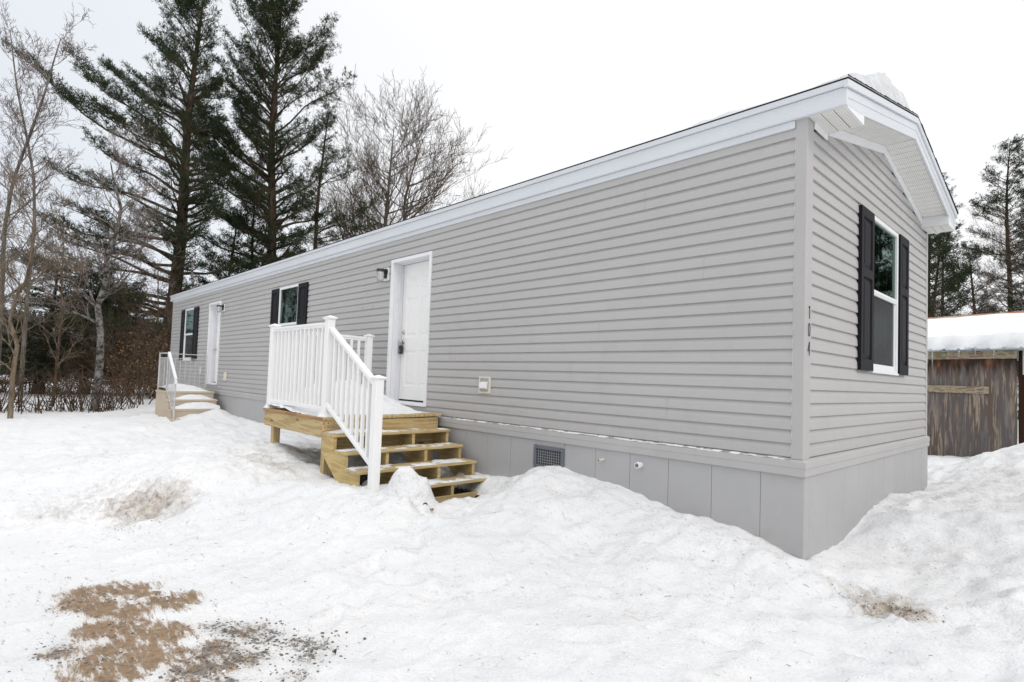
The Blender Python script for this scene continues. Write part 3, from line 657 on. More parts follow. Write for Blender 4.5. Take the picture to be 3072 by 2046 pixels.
# rake soffit panels (vented), ribs running out from the wall
mb = MB(); n = 17
for side in (0, 1):
    for i in range(n):
        a = .41 + (PEAK - .41) * i / n; b_ = .41 + (PEAK - .41) * (i + 1) / n - .007
        if side: a, b_ = 2 * PEAK - b_, 2 * PEAK - a
        za = soffz(a) + .005; zb = soffz(b_) + .005
        mb.prism([(.012, a, za), (.012, b_, zb), (.012, b_, zb + .012), (.012, a, za + .012)], (RX1 - .03, 0, 0))
M_['soffit'], t, b = newmat('vented_soffit'); v = coords(t)
sp = N(t, 'ShaderNodeSeparateXYZ'); t.links.new(v, sp.inputs[0])
def tri(sock, freq):
    m1 = N(t, 'ShaderNodeMath', operation='MULTIPLY'); m1.inputs[1].default_value = freq; t.links.new(sock, m1.inputs[0])
    m2 = N(t, 'ShaderNodeMath', operation='SINE'); t.links.new(m1.outputs[0], m2.inputs[0]); return m2.outputs[0]
s1_ = rampn(t, tri(sp.outputs['X'], 2 * math.pi / .017), [(0.45, 0.0), (0.85, 1.0)])
c = mixc(t, s1_, (0.78, 0.775, 0.75), (0.56, 0.555, 0.54)); t.links.new(c, b.inputs['Base Color']); b.inputs['Roughness'].default_value = 0.5
sf = mb.build('rake_soffit', M_['soffit'], home)
mb = MB()
for a, b_ in ((.40, PEAK), (PEAK, 2 * PEAK - .4)):
    mb.prism([(.005, a, soffz(a) + .024), (.005, b_, soffz(b_) + .024), (.005, b_, soffz(b_) + .030), (.005, a, soffz(a) + .030)], (RX1 - .03, 0, 0))
mb.build('soffit_backing', M_['skirt'], sf)
# J trim where soffit meets the gable siding
mb = MB()
for a, b_ in ((.43, PEAK), (PEAK + .001, 2 * PEAK - .40)):
    mb.prism([(.010, a, soffz(a) - .075), (.010, b_, soffz(b_) - .075), (.010, b_, soffz(b_) + .004), (.010, a, soffz(a) + .004)], (.022, 0, 0))
mb.box((.018, .119, 2.522), (.030, .405, 2.572))
mb.build('gable_frieze', M_['white'], home, bevel=.003)
# boxed eave returns at both ends of the gable
for (y0, y1, zb) in ((OY + .001, .405, 2.566), (2 * PEAK - .40, WY + .048, 2.522)):
    mb = MB()
    for i in range(3):
        a = .026 + i * .086; mb.box((a, y0 + .004, zb), (a + .078, y1 - .014, zb + .008))
    o = mb.build('eave_return', M_['soffit'], home)
    wallm = MB(); wallm.box((.005, y0 + .002, zb + .010), (RX1 - .02, y1 - .014, zb + .016))
    yy = y1 if y0 < 1 else y0 + .012
    top = soffz(yy) + .03
    wallm.box((.012, yy - .012, zb), (RX1 - .019, yy, top))
    wallm.box((RX1 - .0185, y0 + .004, zb - .002), (RX1 - .002, y1, soffz(y1 if y0 < 1 else y0) - .0 + .01))
    wallm.build('return_box', M_['white'], o)

# ---- doors
def door(op, hinge):
    x0, x1, z0, z1 = op; d = .165
    fr = MB(); f = .048
    fr.box((x0, -.034, z0), (x0 + f, .012, z1)); fr.box((x1 - f, -.034, z0), (x1, .012, z1)); fr.box((x0 + f, -.0335, z1 - f), (x1 - f, .0115, z1))
    fr.box((x0 + f * .45, -.040, z0 + .001), (x0 + f * .75, -.034, z1 - f * .45)); fr.box((x1 - f * .75, -.040, z0 + .001), (x1 - f * .45, -.034, z1 - f * .45))
    dr = fr.build('door_frame', M_['white'], home, bevel=.003)
    jb = MB(); i0, i1 = x0 + f - .006, x1 - f + .006; t_ = .018
    jb.box((i0, .0125, z0 + .03), (i0 + t_, d, z1 - f)); jb.box((i1 - t_, .0125, z0 + .03), (i1, d, z1 - f)); jb.box((i0 + t_, .0125, z1 - f - .004), (i1 - t_, d, z1 - f + .014))
    jb.box((i0 + t_, .085, z0 + .03), (i0 + t_ + .012, .10, z1 - f - .005)); jb.box((i0 + t_ + .0001, .0935, z1 - f - .017), (i1 - t_ - .0001, .105, z1 - f - .0045))
    jb.build('door_jamb', M_['jamb'], dr, bevel=.002)
    MB().prism([(x0 + .002, -.030, z0 - .004), (x0 + .002, -.030, z0 + .024), (x0 + .002, d, z0 + .040), (x0 + .002, d, z0 - .004)], (x1 - x0 - .004, 0, 0)).build('threshold', M_['white'], dr, bevel=.003)
    # slab with six raised panels
    a, b_ = i0 + t_ + .003, i1 - t_ - .003; lo, hi = z0 + .062, z1 - f - .008
    W = b_ - a; mb = MB()
    cols = ((a + .105, a + W / 2 - .045), (a + W / 2 + .045, b_ - .105)); rows = ((lo + .20, lo + .72), (lo + .92, lo + 1.50), (lo + 1.63, lo + 1.83))
    yf = d - .005
    # stiles and rails around sunken panels
    xs_ = [a, cols[0][0], cols[0][1], cols[1][0], cols[1][1], b_]; zs_ = [lo, rows[0][0], rows[0][1], rows[1][0], rows[1][1], rows[2][0], rows[2][1], hi]
    for i in range(5):
        for j in range(7):
            X0, X1, Z0, Z1 = xs_[i], xs_[i + 1], zs_[j], zs_[j + 1]
            if i in (1, 3) and j in (1, 3, 5):
                e1, e2, e3 = .014, .038, .055; L = [(0, 0), (e1, .010), (e2, .010), (e3, .001)]
                for (ea, da), (eb, db) in zip(L[:-1], L[1:]):
                    A = [(X0 + ea, yf + da, Z0 + ea), (X1 - ea, yf + da, Z0 + ea), (X1 - ea, yf + da, Z1 - ea), (X0 + ea, yf + da, Z1 - ea)]
                    B = [(X0 + eb, yf + db, Z0 + eb), (X1 - eb, yf + db, Z0 + eb), (X1 - eb, yf + db, Z1 - eb), (X0 + eb, yf + db, Z1 - eb)]
                    for q in range(4): mb.add([A[q], A[(q + 1) % 4], B[(q + 1) % 4], B[q]], [(0, 1, 2, 3)])
                mb.add([(X0 + e3, yf + .001, Z0 + e3), (X1 - e3, yf + .001, Z0 + e3), (X1 - e3, yf + .001, Z1 - e3), (X0 + e3, yf + .001, Z1 - e3)], [(0, 1, 2, 3)])
            else: mb.add([(X0, yf, Z0), (X1, yf, Z0), (X1, yf, Z1), (X0, yf, Z1)], [(0, 1, 2, 3)])
    mb.add([(a, yf, lo), (b_, yf, lo), (b_, yf + .04, lo), (a, yf + .04, lo)], [(0, 1, 2, 3)])
    sl_ = mb.build('door', M_['door'], home, fix=False)
    MB().box((x0 + .02, d + .045, z0), (x1 - .02, d + .06, z1 - .02)).build('door_core', M_['dark'], dr)
    return sl_, a, lo, yf
d1, dx, dz, dy = door(OPEN['door'], 'r'); d1['label'] = 'white six-panel door above the wooden porch with a black lock box on its knob'
def lathe(profile, c, axis='y', n=16):
    mb = MB(); k = len(profile)
    for i in range(n):
        a = 2 * math.pi * i / n
        for (r, h_) in profile:
            if axis == 'y': mb.v.append((c[0] + r * math.cos(a), c[1] - h_, c[2] + r * math.sin(a)))
            elif axis == 'z': mb.v.append((c[0] + r * math.cos(a), c[1] + r * math.sin(a), c[2] + h_))
            else: mb.v.append((c[0] + h_, c[1] + r * math.cos(a), c[2] + r * math.sin(a)))
    for i in range(n):
        for j in range(k - 1):
            a = i * k + j; b_ = ((i + 1) % n) * k + j; mb.f.append((a, b_, b_ + 1, a + 1))
    return mb
kx = dx + .062
lathe([(0, .0), (.031, .0), (.031, .008), (.024, .014), (.022, .020), (0, .022)], (kx, dy, 1.145)).build('deadbolt', M_['chrome'], d1, smooth=True)
lathe([(0, 0), (.032, 0), (.032, .007), (.012, .012), (.012, .035), (.026, .045), (.029, .058), (.022, .070), (0, .073)], (kx, dy, 1.005)).build('door_knob', M_['chrome'], d1, smooth=True)
lb = MB().box((kx - .028, dy - .062, .82), (kx + .028, dy - .022, .945)).build('lock_box', M_['black'], d1, bevel=.006, seg=2)
MB().tube([(kx - .018, dy - .03, .94), (kx - .018, dy - .03, .99), (kx - .01, dy - .03, 1.015), (kx + .01, dy - .03, 1.015), (kx + .018, dy - .03, .99), (kx + .018, dy - .03, .94)], .004, 6).build('shackle', M_['black'], d1, smooth=True)
MB().box((kx - .018, dy - .0645, .85), (kx + .018, dy - .062, .885)).build('lock_dial', M_['ventgrey'], d1)
d2, dx2, _, dy2 = door(OPEN['far_door'], 'r'); d2['label'] = 'white door above the concrete stoop'
lathe([(0, 0), (.032, 0), (.032, .007), (.012, .012), (.012, .035), (.026, .045), (.029, .058), (.022, .070), (0, .073)], (dx2 + .062, dy2, 1.005)).build('door_knob', M_['chrome'], d2, smooth=True)
# bits of wind-blown snow on the near threshold
# ---- windows
def window(u0, u1, z0, z1, mapf, rail=None, cols=3, rowsn=2, lbl=None):
    """mapf(u, out, z) -> 3-D; out positive is towards the outside"""
    def bx(mb, ua, ub, oa, ob, za, zb):
        P = [mapf(u, o, z) for z in (za, zb) for (u, o) in ((ua, oa), (ub, oa), (ub, ob), (ua, ob))]
        mb.add(P, [(0, 1, 2, 3), (4, 5, 6, 7), (0, 1, 5, 4), (1, 2, 6, 5), (2, 3, 7, 6), (3, 0, 4, 7)])
    f = .045; mb = MB()
    bx(mb, u0, u0 + f, -.03, .030, z0, z1); bx(mb, u1 - f, u1, -.03, .030, z0, z1)
    bx(mb, u0 + f, u1 - f, -.03, .0298, z1 - f, z1); bx(mb, u0 + f, u1 - f, -.03, .0298, z0, z0 + f)
    bx(mb, u0 - .004, u1 + .004, .0305, .040, z0 - .006, z0 + .016)
    fr = mb.build('window', M_['white'], home, bevel=.003)
    if lbl: fr['label'] = lbl
    zm = rail if rail else z0 + f
    a, b_ = u0 + f, u1 - f
    if rail:
        mb = MB(); bx(mb, a, b_, .002, .024, rail - .03, rail + .022); bx(mb, a, b_, .0242, .029, rail - .012, rail + .004)
        s = .026
        bx(mb, a, a + s, -.02, .012, z0 + f, rail - .03); bx(mb, b_ - s, b_, -.02, .012, z0 + f, rail - .03); bx(mb, a + s, b_ - s, -.02, .0118, z0 + f, z0 + f + .04)
        mb.build('sash', M_['white'], fr, bevel=.002)
        mb = MB(); P = [mapf(u, .001, z) for (u, z) in ((a + s, z0 + f + .04), (b_ - s, z0 + f + .04), (b_ - s, rail - .03), (a + s, rail - .03))]; mb.add(P, [(0, 1, 2, 3)]); mb.build('insect_screen', M_['screen'], fr)
        mb = MB(); P = [mapf(u, -.012, z) for (u, z) in ((a + s, z0 + f + .04), (b_ - s, z0 + f + .04), (b_ - s, rail - .03), (a + s, rail - .03))]; mb.add(P, [(0, 1, 2, 3)]); mb.build('glass', M_['glass'], fr)
    zt0 = (rail + .022) if rail else z0 + f
    mb = MB(); P = [mapf(u, .008, z) for (u, z) in ((a, zt0), (b_, zt0), (b_, z1 - f), (a, z1 - f))]; mb.add(P, [(0, 1, 2, 3)]); mb.build('glass', M_['glass'], fr)
    gb = MB()
    for i in range(1, cols):
        u = a + (b_ - a) * i / cols; bx(gb, u - .008, u + .008, -.006, -.001, zt0, z1 - f)
    for j in range(1, rowsn):
        z = zt0 + (z1 - f - zt0) * j / rowsn; bx(gb, a, b_, -.0055, -.0005, z - .008, z + .008)
    gb.build('window_grid', M_['white'], fr)
    # dark room behind the pane
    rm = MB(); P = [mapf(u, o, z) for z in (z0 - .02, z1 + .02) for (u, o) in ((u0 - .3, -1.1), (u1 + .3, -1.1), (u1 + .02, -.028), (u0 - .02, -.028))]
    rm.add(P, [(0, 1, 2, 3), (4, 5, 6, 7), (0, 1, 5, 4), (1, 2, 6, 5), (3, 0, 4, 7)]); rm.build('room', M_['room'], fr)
    return fr
LW = lambda u, o, z: (u, -o, z)
GWm = lambda u, o, z: (o, u, z)
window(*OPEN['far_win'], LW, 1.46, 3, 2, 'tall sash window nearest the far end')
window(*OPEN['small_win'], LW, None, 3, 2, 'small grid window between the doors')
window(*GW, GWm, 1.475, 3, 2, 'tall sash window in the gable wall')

def shutter(u0, u1, z0, z1, mapf):
    """raised-panel shutter: rails, stiles, two fielded panels"""
    mb = MB(); T = .046; base = .012
    def q(pts): mb.add([mapf(*p) for p in pts], [(0, 1, 2, 3)])
    q([(u0, base, z0), (u0, T, z0), (u0, T, z1), (u0, base, z1)]); q([(u1, T, z0), (u1, base, z0), (u1, base, z1), (u1, T, z1)])
    q([(u0, base, z0), (u1, base, z0), (u1, T, z0), (u0, T, z0)]); q([(u0, T, z1), (u1, T, z1), (u1, base, z1), (u0, base, z1)])
    s = .058; zm = z0 + (z1 - z0) * (.60 if z1 - z0 > 1 else .0)
    zz = [z0, z0 + .10, zm - .04, zm + .04, z1 - .085, z1] if z1 - z0 > 1 else [z0, z0 + .10, z1 - .085, z1]
    us = [u0, u0 + s, u1 - s, u1]
    for i in range(3):
        for j in range(len(zz) - 1):
            A, B, Z0, Z1 = us[i], us[i + 1], zz[j], zz[j + 1]
            if i == 1 and j % 2 == 1:
                L = [(0, T), (.008, T - .018), (.024, T - .018), (.055, T - .004)]
                for (ea, oa), (eb, ob) in zip(L[:-1], L[1:]):
                    for (p1, p2) in (((A, Z0), (B, Z0)), ((B, Z0), (B, Z1)), ((B, Z1), (A, Z1)), ((A, Z1), (A, Z0))):
                        def off(p, e_): return (p[0] + (e_ if p[0] == A else -e_), p[1] + (e_ if p[1] == Z0 else -e_))
                        a1, a2, b1_, b2_ = off(p1, ea), off(p2, ea), off(p1, eb), off(p2, eb)
                        q([(a1[0], oa, a1[1]), (a2[0], oa, a2[1]), (b2_[0], ob, b2_[1]), (b1_[0], ob, b1_[1])])
                q([(A + .055, T - .004, Z0 + .055), (B - .055, T - .004, Z0 + .055), (B - .055, T - .004, Z1 - .055), (A + .055, T - .004, Z1 - .055)])
            else: q([(A, T, Z0), (B, T, Z0), (B, T, Z1), (A, T, Z1)])
    return mb.build('shutter', M_['shutter'], home, bevel=.002)
shutter(-17.46, -17.10, .715, 2.195, LW); shutter(-16.15, -15.72, .715, 2.195, LW)
shutter(-10.43, -10.055, 1.40, 2.18, LW); shutter(-9.09, -8.70, 1.40, 2.18, LW)
shutter(1.29, 1.685, .705, 2.205, GWm); shutter(2.675, 3.055, .705, 2.215, GWm)

# ---- wall lights
def wall_light(x0, x1, z0, z1):
    xc = (x0 + x1) / 2
    pl = MB().box((x0, -.034, z0), (x1, -.012, z1)).build('wall_light', M_['white'], home, bevel=.005, seg=2)
    mb = MB(); mb.tube([(xc, -.034, z0 + .13), (xc, -.05, z0 + .13)], .055, 14); mb.beam((xc, -.03, z1 - .055), (xc, -.185, z1 - .055), .05, .042)
    mb.box((xc - .03, -.062, z0 + .035), (xc + .03, -.034, z1 - .04)); mb.tube([(xc, -.135, z1 - .075), (xc, -.135, z1 - .035)], [.062, .045], 14)
    mb.build('lamp_arm', M_['black'], pl, bevel=.003)
    lathe([(.052, -.0), (.056, -.05), (.048, -.11), (.030, -.14), (0, -.145)], (xc, -.135, z1 - .078), 'z').build('lamp_shade', M_['lampglass'], pl, smooth=True)
    for (dx_, dy_, L) in ((-.03, -.17, .15), (.02, -.185, .19), (.045, -.13, .10), (-.045, -.12, .12), (.0, -.09, .08)):
        zt = z1 - .08 if dy_ < -.15 else z1 - .1
        MB().tube([(xc + dx_, dy_, zt), (xc + dx_, dy_ - .003, zt - L * .5), (xc + dx_, dy_, zt - L)], [.009, .006, .001], 6).build('icicle', M_['ice'], pl, smooth=True)
    return pl
wall_light(-5.99, -5.865, 1.92, 2.12)['label'] = 'black wall light with icicles beside the near door'
wall_light(-13.64, -13.52, 1.92, 2.11)['label'] = 'black wall light beside the far door'
# ---- dryer vent
def frame_xz(mb, x0, x1, z0, z1, y0, y1, f):
    mb.box((x0, y0, z0), (x0 + f, y1, z1)); mb.box((x1 - f, y0, z0), (x1, y1, z1)); mb.box((x0 + f, y0 + .0003, z0), (x1 - f, y1, z0 + f)); mb.box((x0 + f, y0 + .0003, z1 - f), (x1 - f, y1, z1))
mb = MB(); frame_xz(mb, -3.675, -3.475, .325, .525, -.036, -.008, .022); dv = mb.build('dryer_vent', M_['cream'], home, bevel=.002)
MB().box((-3.652, -.022, .348), (-3.498, -.014, .502)).build('vent_plate', M_['siding'], dv)
MB().prism([(-3.635, -.022, .465), (-3.635, -.060, .455), (-3.635, -.068, .385), (-3.635, -.022, .372)], (.12, 0, 0)).build('vent_flap', M_['white'], dv, bevel=.006, seg=2)
# ---- outlet covers near the far door
for (a, b_, c, d_) in ((-13.24, -13.09, .215, .42), (-15.28, -15.17, .34, .53)):
    MB().box((a, -.05, c), (b_, -.012, d_)).build('outlet_cover', M_['cream'], home, bevel=.012, seg=2)
# nail heads / old screw holes above porch
for xx in (-6.62, -6.30): MB().tube([(xx, -.02, 1.56), (xx, -.012, 1.56)], .008, 8).build('screw_hole', M_['dark'], sw)
# ---- foundation vent
fv_parts = MB(); frame_xz(fv_parts, -2.72, -2.292, -.432, -.190, -.034, -.0135, .038); fv = fv_parts.build('foundation_vent', M_['ventgrey'], home, bevel=.004, seg=2)
MB().box((-2.69, -.0165, -.40), (-2.32, -.0132, -.22)).build('vent_opening', M_['dark'], fv)
mb = MB()
for i in range(1, 11): xx = -2.682 + i * .352 / 11; mb.box((xx - .0022, -.027, -.395), (xx + .0022, -.023, -.227))
for i in range(1, 6): zz = -.394 + i * .166 / 6; mb.box((-2.683, -.0235, zz - .0022), (-2.329, -.0205, zz + .0022))
mb.build('vent_grille', paint('grille_grey', (.28, .29, .31), .5, .1, 5, 0), fv)
for sx, sz in ((-2.70, -.412), (-2.312, -.212), (-2.70, -.212)):
    MB().tube([(sx, -.038, sz), (sx, -.033, sz)], .006, 8).build('screw', M_['chrome'], fv)
# ---- pipe stubs
p1 = MB().tube([(-1.795, -.01, -.236), (-1.80, -.085, -.240)], [.013, .013], 12).build('pipe_stub', M_['cream'], home)
MB().tube([(-1.8005, -.0852, -.240), (-1.8005, -.088, -.240)], .008, 10).build('pipe_bore', M_['dark'], p1)
p2 = MB().tube([(-1.372, -.01, -.232), (-1.372, -.05, -.233)], [.024, .024], 14).tube([(-1.372, -.0503, -.233), (-1.374, -.075, -.234)], .031, 6).build('pipe_stub', M_['white'], home)
p2['label'] = 'white pipe stub with a hexagonal collar'
MB().tube([(-1.374, -.0752, -.234), (-1.374, -.078, -.234)], .019, 12).build('pipe_bore', M_['ventgrey'], p2)
# ---- house number 104 on the gable face of the corner post
hx = .0215
def digit(strokes, z0, h_, name='house_number'):
    mb = MB()
    for s in strokes:
        pts = [(hx + .004, .062 + p[0], z0 + p[1] * h_) for p in s]
        for a, b_ in zip(pts[:-1], pts[1:]): mb.beam(a, b_, 0.0028 + (.0 if len(s) > 3 else .0012), .004, (1, 0, 0))
    return mb.build(name, M_['black'], home)
digit([[(0.004, 0), (0.004, 1)], [(-.010, .84), (.004, .99)]], 1.043, .098)['label'] = 'black digit 1'
ring = [(.017 * math.sin(a), .5 + .5 * math.cos(a)) for a in np.linspace(0, 2 * math.pi, 17)]
digit([ring], .911, .098)['label'] = 'black digit 0'
digit([[(.008, 0), (.008, 1)], [(.008, 1), (-.020, .34)], [(-.022, .34), (.020, .34)]], .766, .103)['label'] = 'black digit 4'

# ------------------------------------------------------------------ porch
porch = thing('wooden_porch', 'new timber porch with five steps and white vinyl railing at the near door', 'porch', (-5.2, -.85, -.9))
DX0, DX1, DY0, DY1 = -6.12, -4.372, -1.665, -.045
def dz(y): return .028 + .018 * (y / 1.665)
mb = MB(); n = 12; wd = (DY1 - DY0) / n
for i in range(n):
    a = DY0 + i * wd; b_ = a + wd - .004
    mb.add([(DX0, a, dz(a) - .032), (DX1, a, dz(a) - .032), (DX1, b_, dz(b_) - .032), (DX0, b_, dz(b_) - .032), (DX0, a, dz(a)), (DX1, a, dz(a)), (DX1, b_, dz(b_)), (DX0, b_, dz(b_))],
           [(0, 3, 2, 1), (4, 5, 6, 7), (0, 1, 5, 4), (1, 2, 6, 5), (2, 3, 7, 6), (3, 0, 4, 7)])
dk = mb.build('decking', M_['wood_x'], porch, bevel=.004)
MB().box((DX0 - .003, DY0 - .006, dz(DY0) - .033), (DX1 + .002, DY0 - .0005, dz(DY0) - .002)).build('deck_edge', M_['wood_red'], porch, bevel=.002)
BT = dz(DY0) - .034
MB().box((DX0 + .02, DY0 + .005, BT - .185), (DX1 - .022, DY0 + .043, BT)).build('rim_joist', M_['wood_x'], porch, bevel=.003)
o = MB().box((DX1 - .060, DY0 + .0435, BT - .180), (DX1 - .0225, DY1 - .05, BT + .006)).build('rim_joist', M_['wood_y'], porch, bevel=.003)
def nail(p, q, r_): MB().tube([p, q], r_, 8).build('nail_head', M_['black'], porch)
for yy in (DY0 + .075, DY0 + .025, DY0 + .14, DY1 - .075, DY1 - .115, DY1 - .165):
    for zz in (-.06, -.105, -.155): nail((DX1 - .0215, yy, BT + .03 + zz), (DX1 - .0195, yy, BT + .03 + zz), .0055)
for xx in (DX0 + .05, DX0 + .08, DX1 - .05):
    for zz in (-.05, -.10, -.15): nail((xx, DY0 + .0035, BT + zz), (xx, DY0 + .0052, BT + zz), .005)
MB().box((DX0 + .02, DY0 + .0435, BT - .180), (DX0 + .058, DY1 - .05, BT + .006)).build('rim_joist', M_['wood_y'], porch, bevel=.003)
MB().box((DX0 + .0585, DY1 - .05, BT - .178), (DX1 - .0605, DY1 - .012, BT + .006)).build('rim_joist', M_['wood_x'], porch, bevel=.003)
for i in range(1, 4):
    xx = DX0 + (DX1 - DX0) * i / 4; MB().box((xx - .019, DY0 + .044, BT - .18), (xx + .019, DY1 - .051, BT + .003)).build('joist', M_['wood_y'], porch)
for (xx, yy) in ((DX0 + .165, DY0 + .045), (DX1 - .112, DY0 + .046), (DX0 + .15, DY1 - .16), (DX1 - .15, DY1 - .16)):
    MB().box((xx, yy, -1.0), (xx + .088, yy + .088, BT - .0 if yy > -1 else BT - .01)).build('leg', M_['wood_z'], porch, bevel=.003)
MB().box((DX1 - .0212, DY0 + .012, -.135), (DX1 - .0204, DY0 + .032, -.082)).build('price_tag', paint('tag_paper', (.75, .42, .30), .6, .1, 30, 0), porch)
# stairs
TRZ = [-.150, -.311, -.472, -.632]; TRX = [-4.095, -3.83, -3.568, -3.310]; SY0, SY1 = -1.668, -.11
for i in range(4):
    xb = (DX1 - .022 if i == 0 else TRX[i] - .285)
    MB().box((xb, SY0, TRZ[i] - .030), (TRX[i], SY1, TRZ[i])).build('tread', M_['wood_y'], porch, bevel=.006, seg=2)
for k, yy in enumerate((SY0 + .012, -1.17, -.66, SY1 - .05)):
    P = [(DX1 - .021, TRZ[0] - .031)]
    for i in range(4):
        P.append((TRX[i] - .022, TRZ[i] - .031))
        if i < 3: P.append((TRX[i] - .022, TRZ[i + 1] - .031))
    P += [(TRX[3] - .022, -.80), (TRX[3] - .12, -.90), (TRX[2] - .12, -.86), (DX1 - .021, -.37)]
    # stringer outline
    P = [(p[0], yy, p[1]) for p in P]
    mb = MB(); n_ = len(P)
    mb.v += P + [(p[0], p[1] + .038, p[2]) for p in P]
    mb.f += [tuple(range(n_))[::-1], tuple(range(n_, 2 * n_))] + [(i, (i + 1) % n_, n_ + (i + 1) % n_, n_ + i) for i in range(n_)]
    mb.build('stringer', M_['wood_str'], porch)
MB().box((TRX[3] - .021, SY0 + .05, -.835), (TRX[3] + .016, SY1 - .02, -.765)).build('kick_board', M_['wood_y'], porch, bevel=.004)
MB().box((DX1 - .060, SY0 + .051, -.375), (DX1 - .0235, SY1 - .03, BT - .1815)).build('stair_hanger', M_['wood_y'], porch)
# railing
PW = .086
def post(x, y, z0, z1, base=True):
    o = MB().box((x, y, z0), (x + PW, y + PW, z1)).build('rail_post', M_['rail'], porch, bevel=.004, seg=2)
    c = (x + PW / 2, y + PW / 2); h_ = PW / 2
    mb = MB(); lev = [(h_ + .002, z1 - .012), (h_ + .014, z1 - .004), (h_ + .019, z1 + .004), (h_ + .019, z1 + .010), (h_ + .006, z1 + .017), (.004, z1 + .036)]
    for (r, z) in lev: mb.v += [(c[0] - r, c[1] - r, z), (c[0] + r, c[1] - r, z), (c[0] + r, c[1] + r, z), (c[0] - r, c[1] + r, z)]
    for i in range(len(lev) - 1):
        for k in range(4): a = i * 4 + k; b_ = i * 4 + (k + 1) % 4; mb.f.append((a, b_, b_ + 4, a + 4))
    mb.f.append((20, 21, 22, 23)); mb.f.append((3, 2, 1, 0)); mb.build('post_cap', M_['rail'], o)
    if base:
        mb = MB(); lev = [(h_ + .024, z0), (h_ + .024, z0 + .012), (h_ + .012, z0 + .026), (h_ + .008, z0 + .045), (h_ + .001, z0 + .05)]
        for (r, z) in lev: mb.v += [(c[0] - r, c[1] - r, z), (c[0] + r, c[1] - r, z), (c[0] + r, c[1] + r, z), (c[0] - r, c[1] + r, z)]
        for i in range(len(lev) - 1):
            for k in range(4): a = i * 4 + k; b_ = i * 4 + (k + 1) % 4; mb.f.append((a, b_, b_ + 4, a + 4))
        mb.build('post_base', M_['rail'], o)
    return o
Yf = -1.645
PX = {'far': -6.095, 'near': -4.485, 'newel': -3.392}
post(PX['far'], Yf, .012, 1.095); post(PX['near'], Yf, .012, 1.115); post(PX['far'], -.245, .026, 1.07); nw = post(PX['newel'], Yf, -.95, .468, False)
def railbar(p0, p1, top=True):
    mb = MB()
    if top: mb.beam(p0, p1, .062, .030); mb.beam(Vector(p0) - Vector((0, 0, .028)), Vector(p1) - Vector((0, 0, .028)), .042, .030)
    else: mb.beam(p0, p1, .045, .048)
    return mb.build('top_rail' if top else 'bottom_rail', M_['rail'], porch, bevel=.006, seg=2)
yc = Yf + PW / 2
railbar((PX['far'] + PW, yc, 1.062), (PX['near'], yc, 1.058)); railbar((PX['far'] + PW, yc, .108), (PX['near'], yc, .104), False)
xc = PX['far'] + PW / 2
railbar((xc, Yf + PW, 1.055), (xc, -.245, 1.040)); railbar((xc, Yf + PW, .108), (xc, -.245, .112), False)
s0 = Vector((PX['near'] + PW, yc, 1.008)); s1 = Vector((PX['newel'], yc, .425)); railbar(s0, s1)
t0 = Vector((PX['near'] + PW - .01, yc, .150)); t1 = Vector((PX['newel'], yc, -.385)); railbar(t0, t1, False)
bal_me = {}
def baluster(x, y, z0, z1):
    o = MB().box((x - .0165, y - .0165, z0), (x + .0165, y + .0165, z1)).build('baluster', M_['rail'], porch, bevel=.002); return o
for i in range(12): xx = PX['far'] + PW + (PX['near'] - PX['far'] - PW) * (i + 1) / 13; baluster(xx, yc, .128, 1.025)
for i in range(10): yy = Yf + PW + (-.245 - Yf - PW) * (i + 1) / 11; baluster(xc, yy, .130, 1.015)
for i in range(8):
    f = (i + 1) / 9; a = s0.lerp(s1, f); c = t0.lerp(t1, (a.x - t0.x) / (t1.x - t0.x)); baluster(a.x, yc, c.z + .02, a.z - .035)

# loose snow patches as closed heightfield lumps
def snow_lump(name, label, x0, x1, y0, y1, top, base, st=.03, cat='snow', kind=None, mat='snow_clean'):
    """top(x,y) and base(x,y) heights; cells thinner than 2 mm are dropped"""
    X = np.arange(x0, x1 + st, st); Y = np.arange(y0, y1 + st, st); A, B = np.meshgrid(X, Y, indexing='ij')
    T = top(A, B); Bz = base(A, B); th = T - Bz
    nx_, ny_ = A.shape; keep = th > .002
    v = np.concatenate([np.c_[A.ravel(), B.ravel(), np.where(keep, T, Bz + .0015).ravel()], np.c_[A.ravel(), B.ravel(), (Bz + .001).ravel()]])
    q = []
    k2 = nx_ * ny_; idx = np.arange(k2).reshape(nx_, ny_)
    cell = (keep[:-1, :-1] | keep[1:, :-1] | keep[1:, 1:] | keep[:-1, 1:])
    a = idx[:-1, :-1][cell]; b_ = idx[1:, :-1][cell]; c = idx[1:, 1:][cell]; d_ = idx[:-1, 1:][cell]
    q.append(np.c_[a, b_, c, d_])
    me = mesh_np(name, v, np.concatenate(q)); me.polygons.foreach_set('use_smooth', np.ones(len(me.polygons), bool))
    o = link(name, me, M_[mat]); tag(o, label, cat, kind=kind); return o
def deck_top(x, y):
    z = .29 * np.exp(-(((x + 5.95) / .85) ** 2 + ((y + .78) / .75) ** 2) ** 1.4)
    z = z + .045 * np.exp(-(((x + 5.3) / .75) ** 2 + ((y + .75) / .62) ** 2) ** 1.6)
    z = z + .035 * np.exp(-(((x + 5.0) / .75) ** 2 + ((y + .62) / .5) ** 2) ** 2)
    z = z + .02 * np.exp(-((y + 1.55) / .09) ** 2) * (x < -4.5)
    z = z * sstep(-4.40, -4.75, x) * (1 + .22 * fbm(x * 5, y * 5, 3, 51)) - .010 + .009 * fbm(x * 14, y * 14, 3, 52)
    return z * sstep(-.06, -.16, y) * 1.0 + .028 + .018 * y / 1.665
snow_lump('snow_pile', 'snow drifted high on the wooden porch deck in front of the door', DX0 + .02, DX1 - .03, DY0 + .01, -.05, deck_top, lambda x, y: .029 + .018 * y / 1.665 + 0 * x, cat='snow pile')
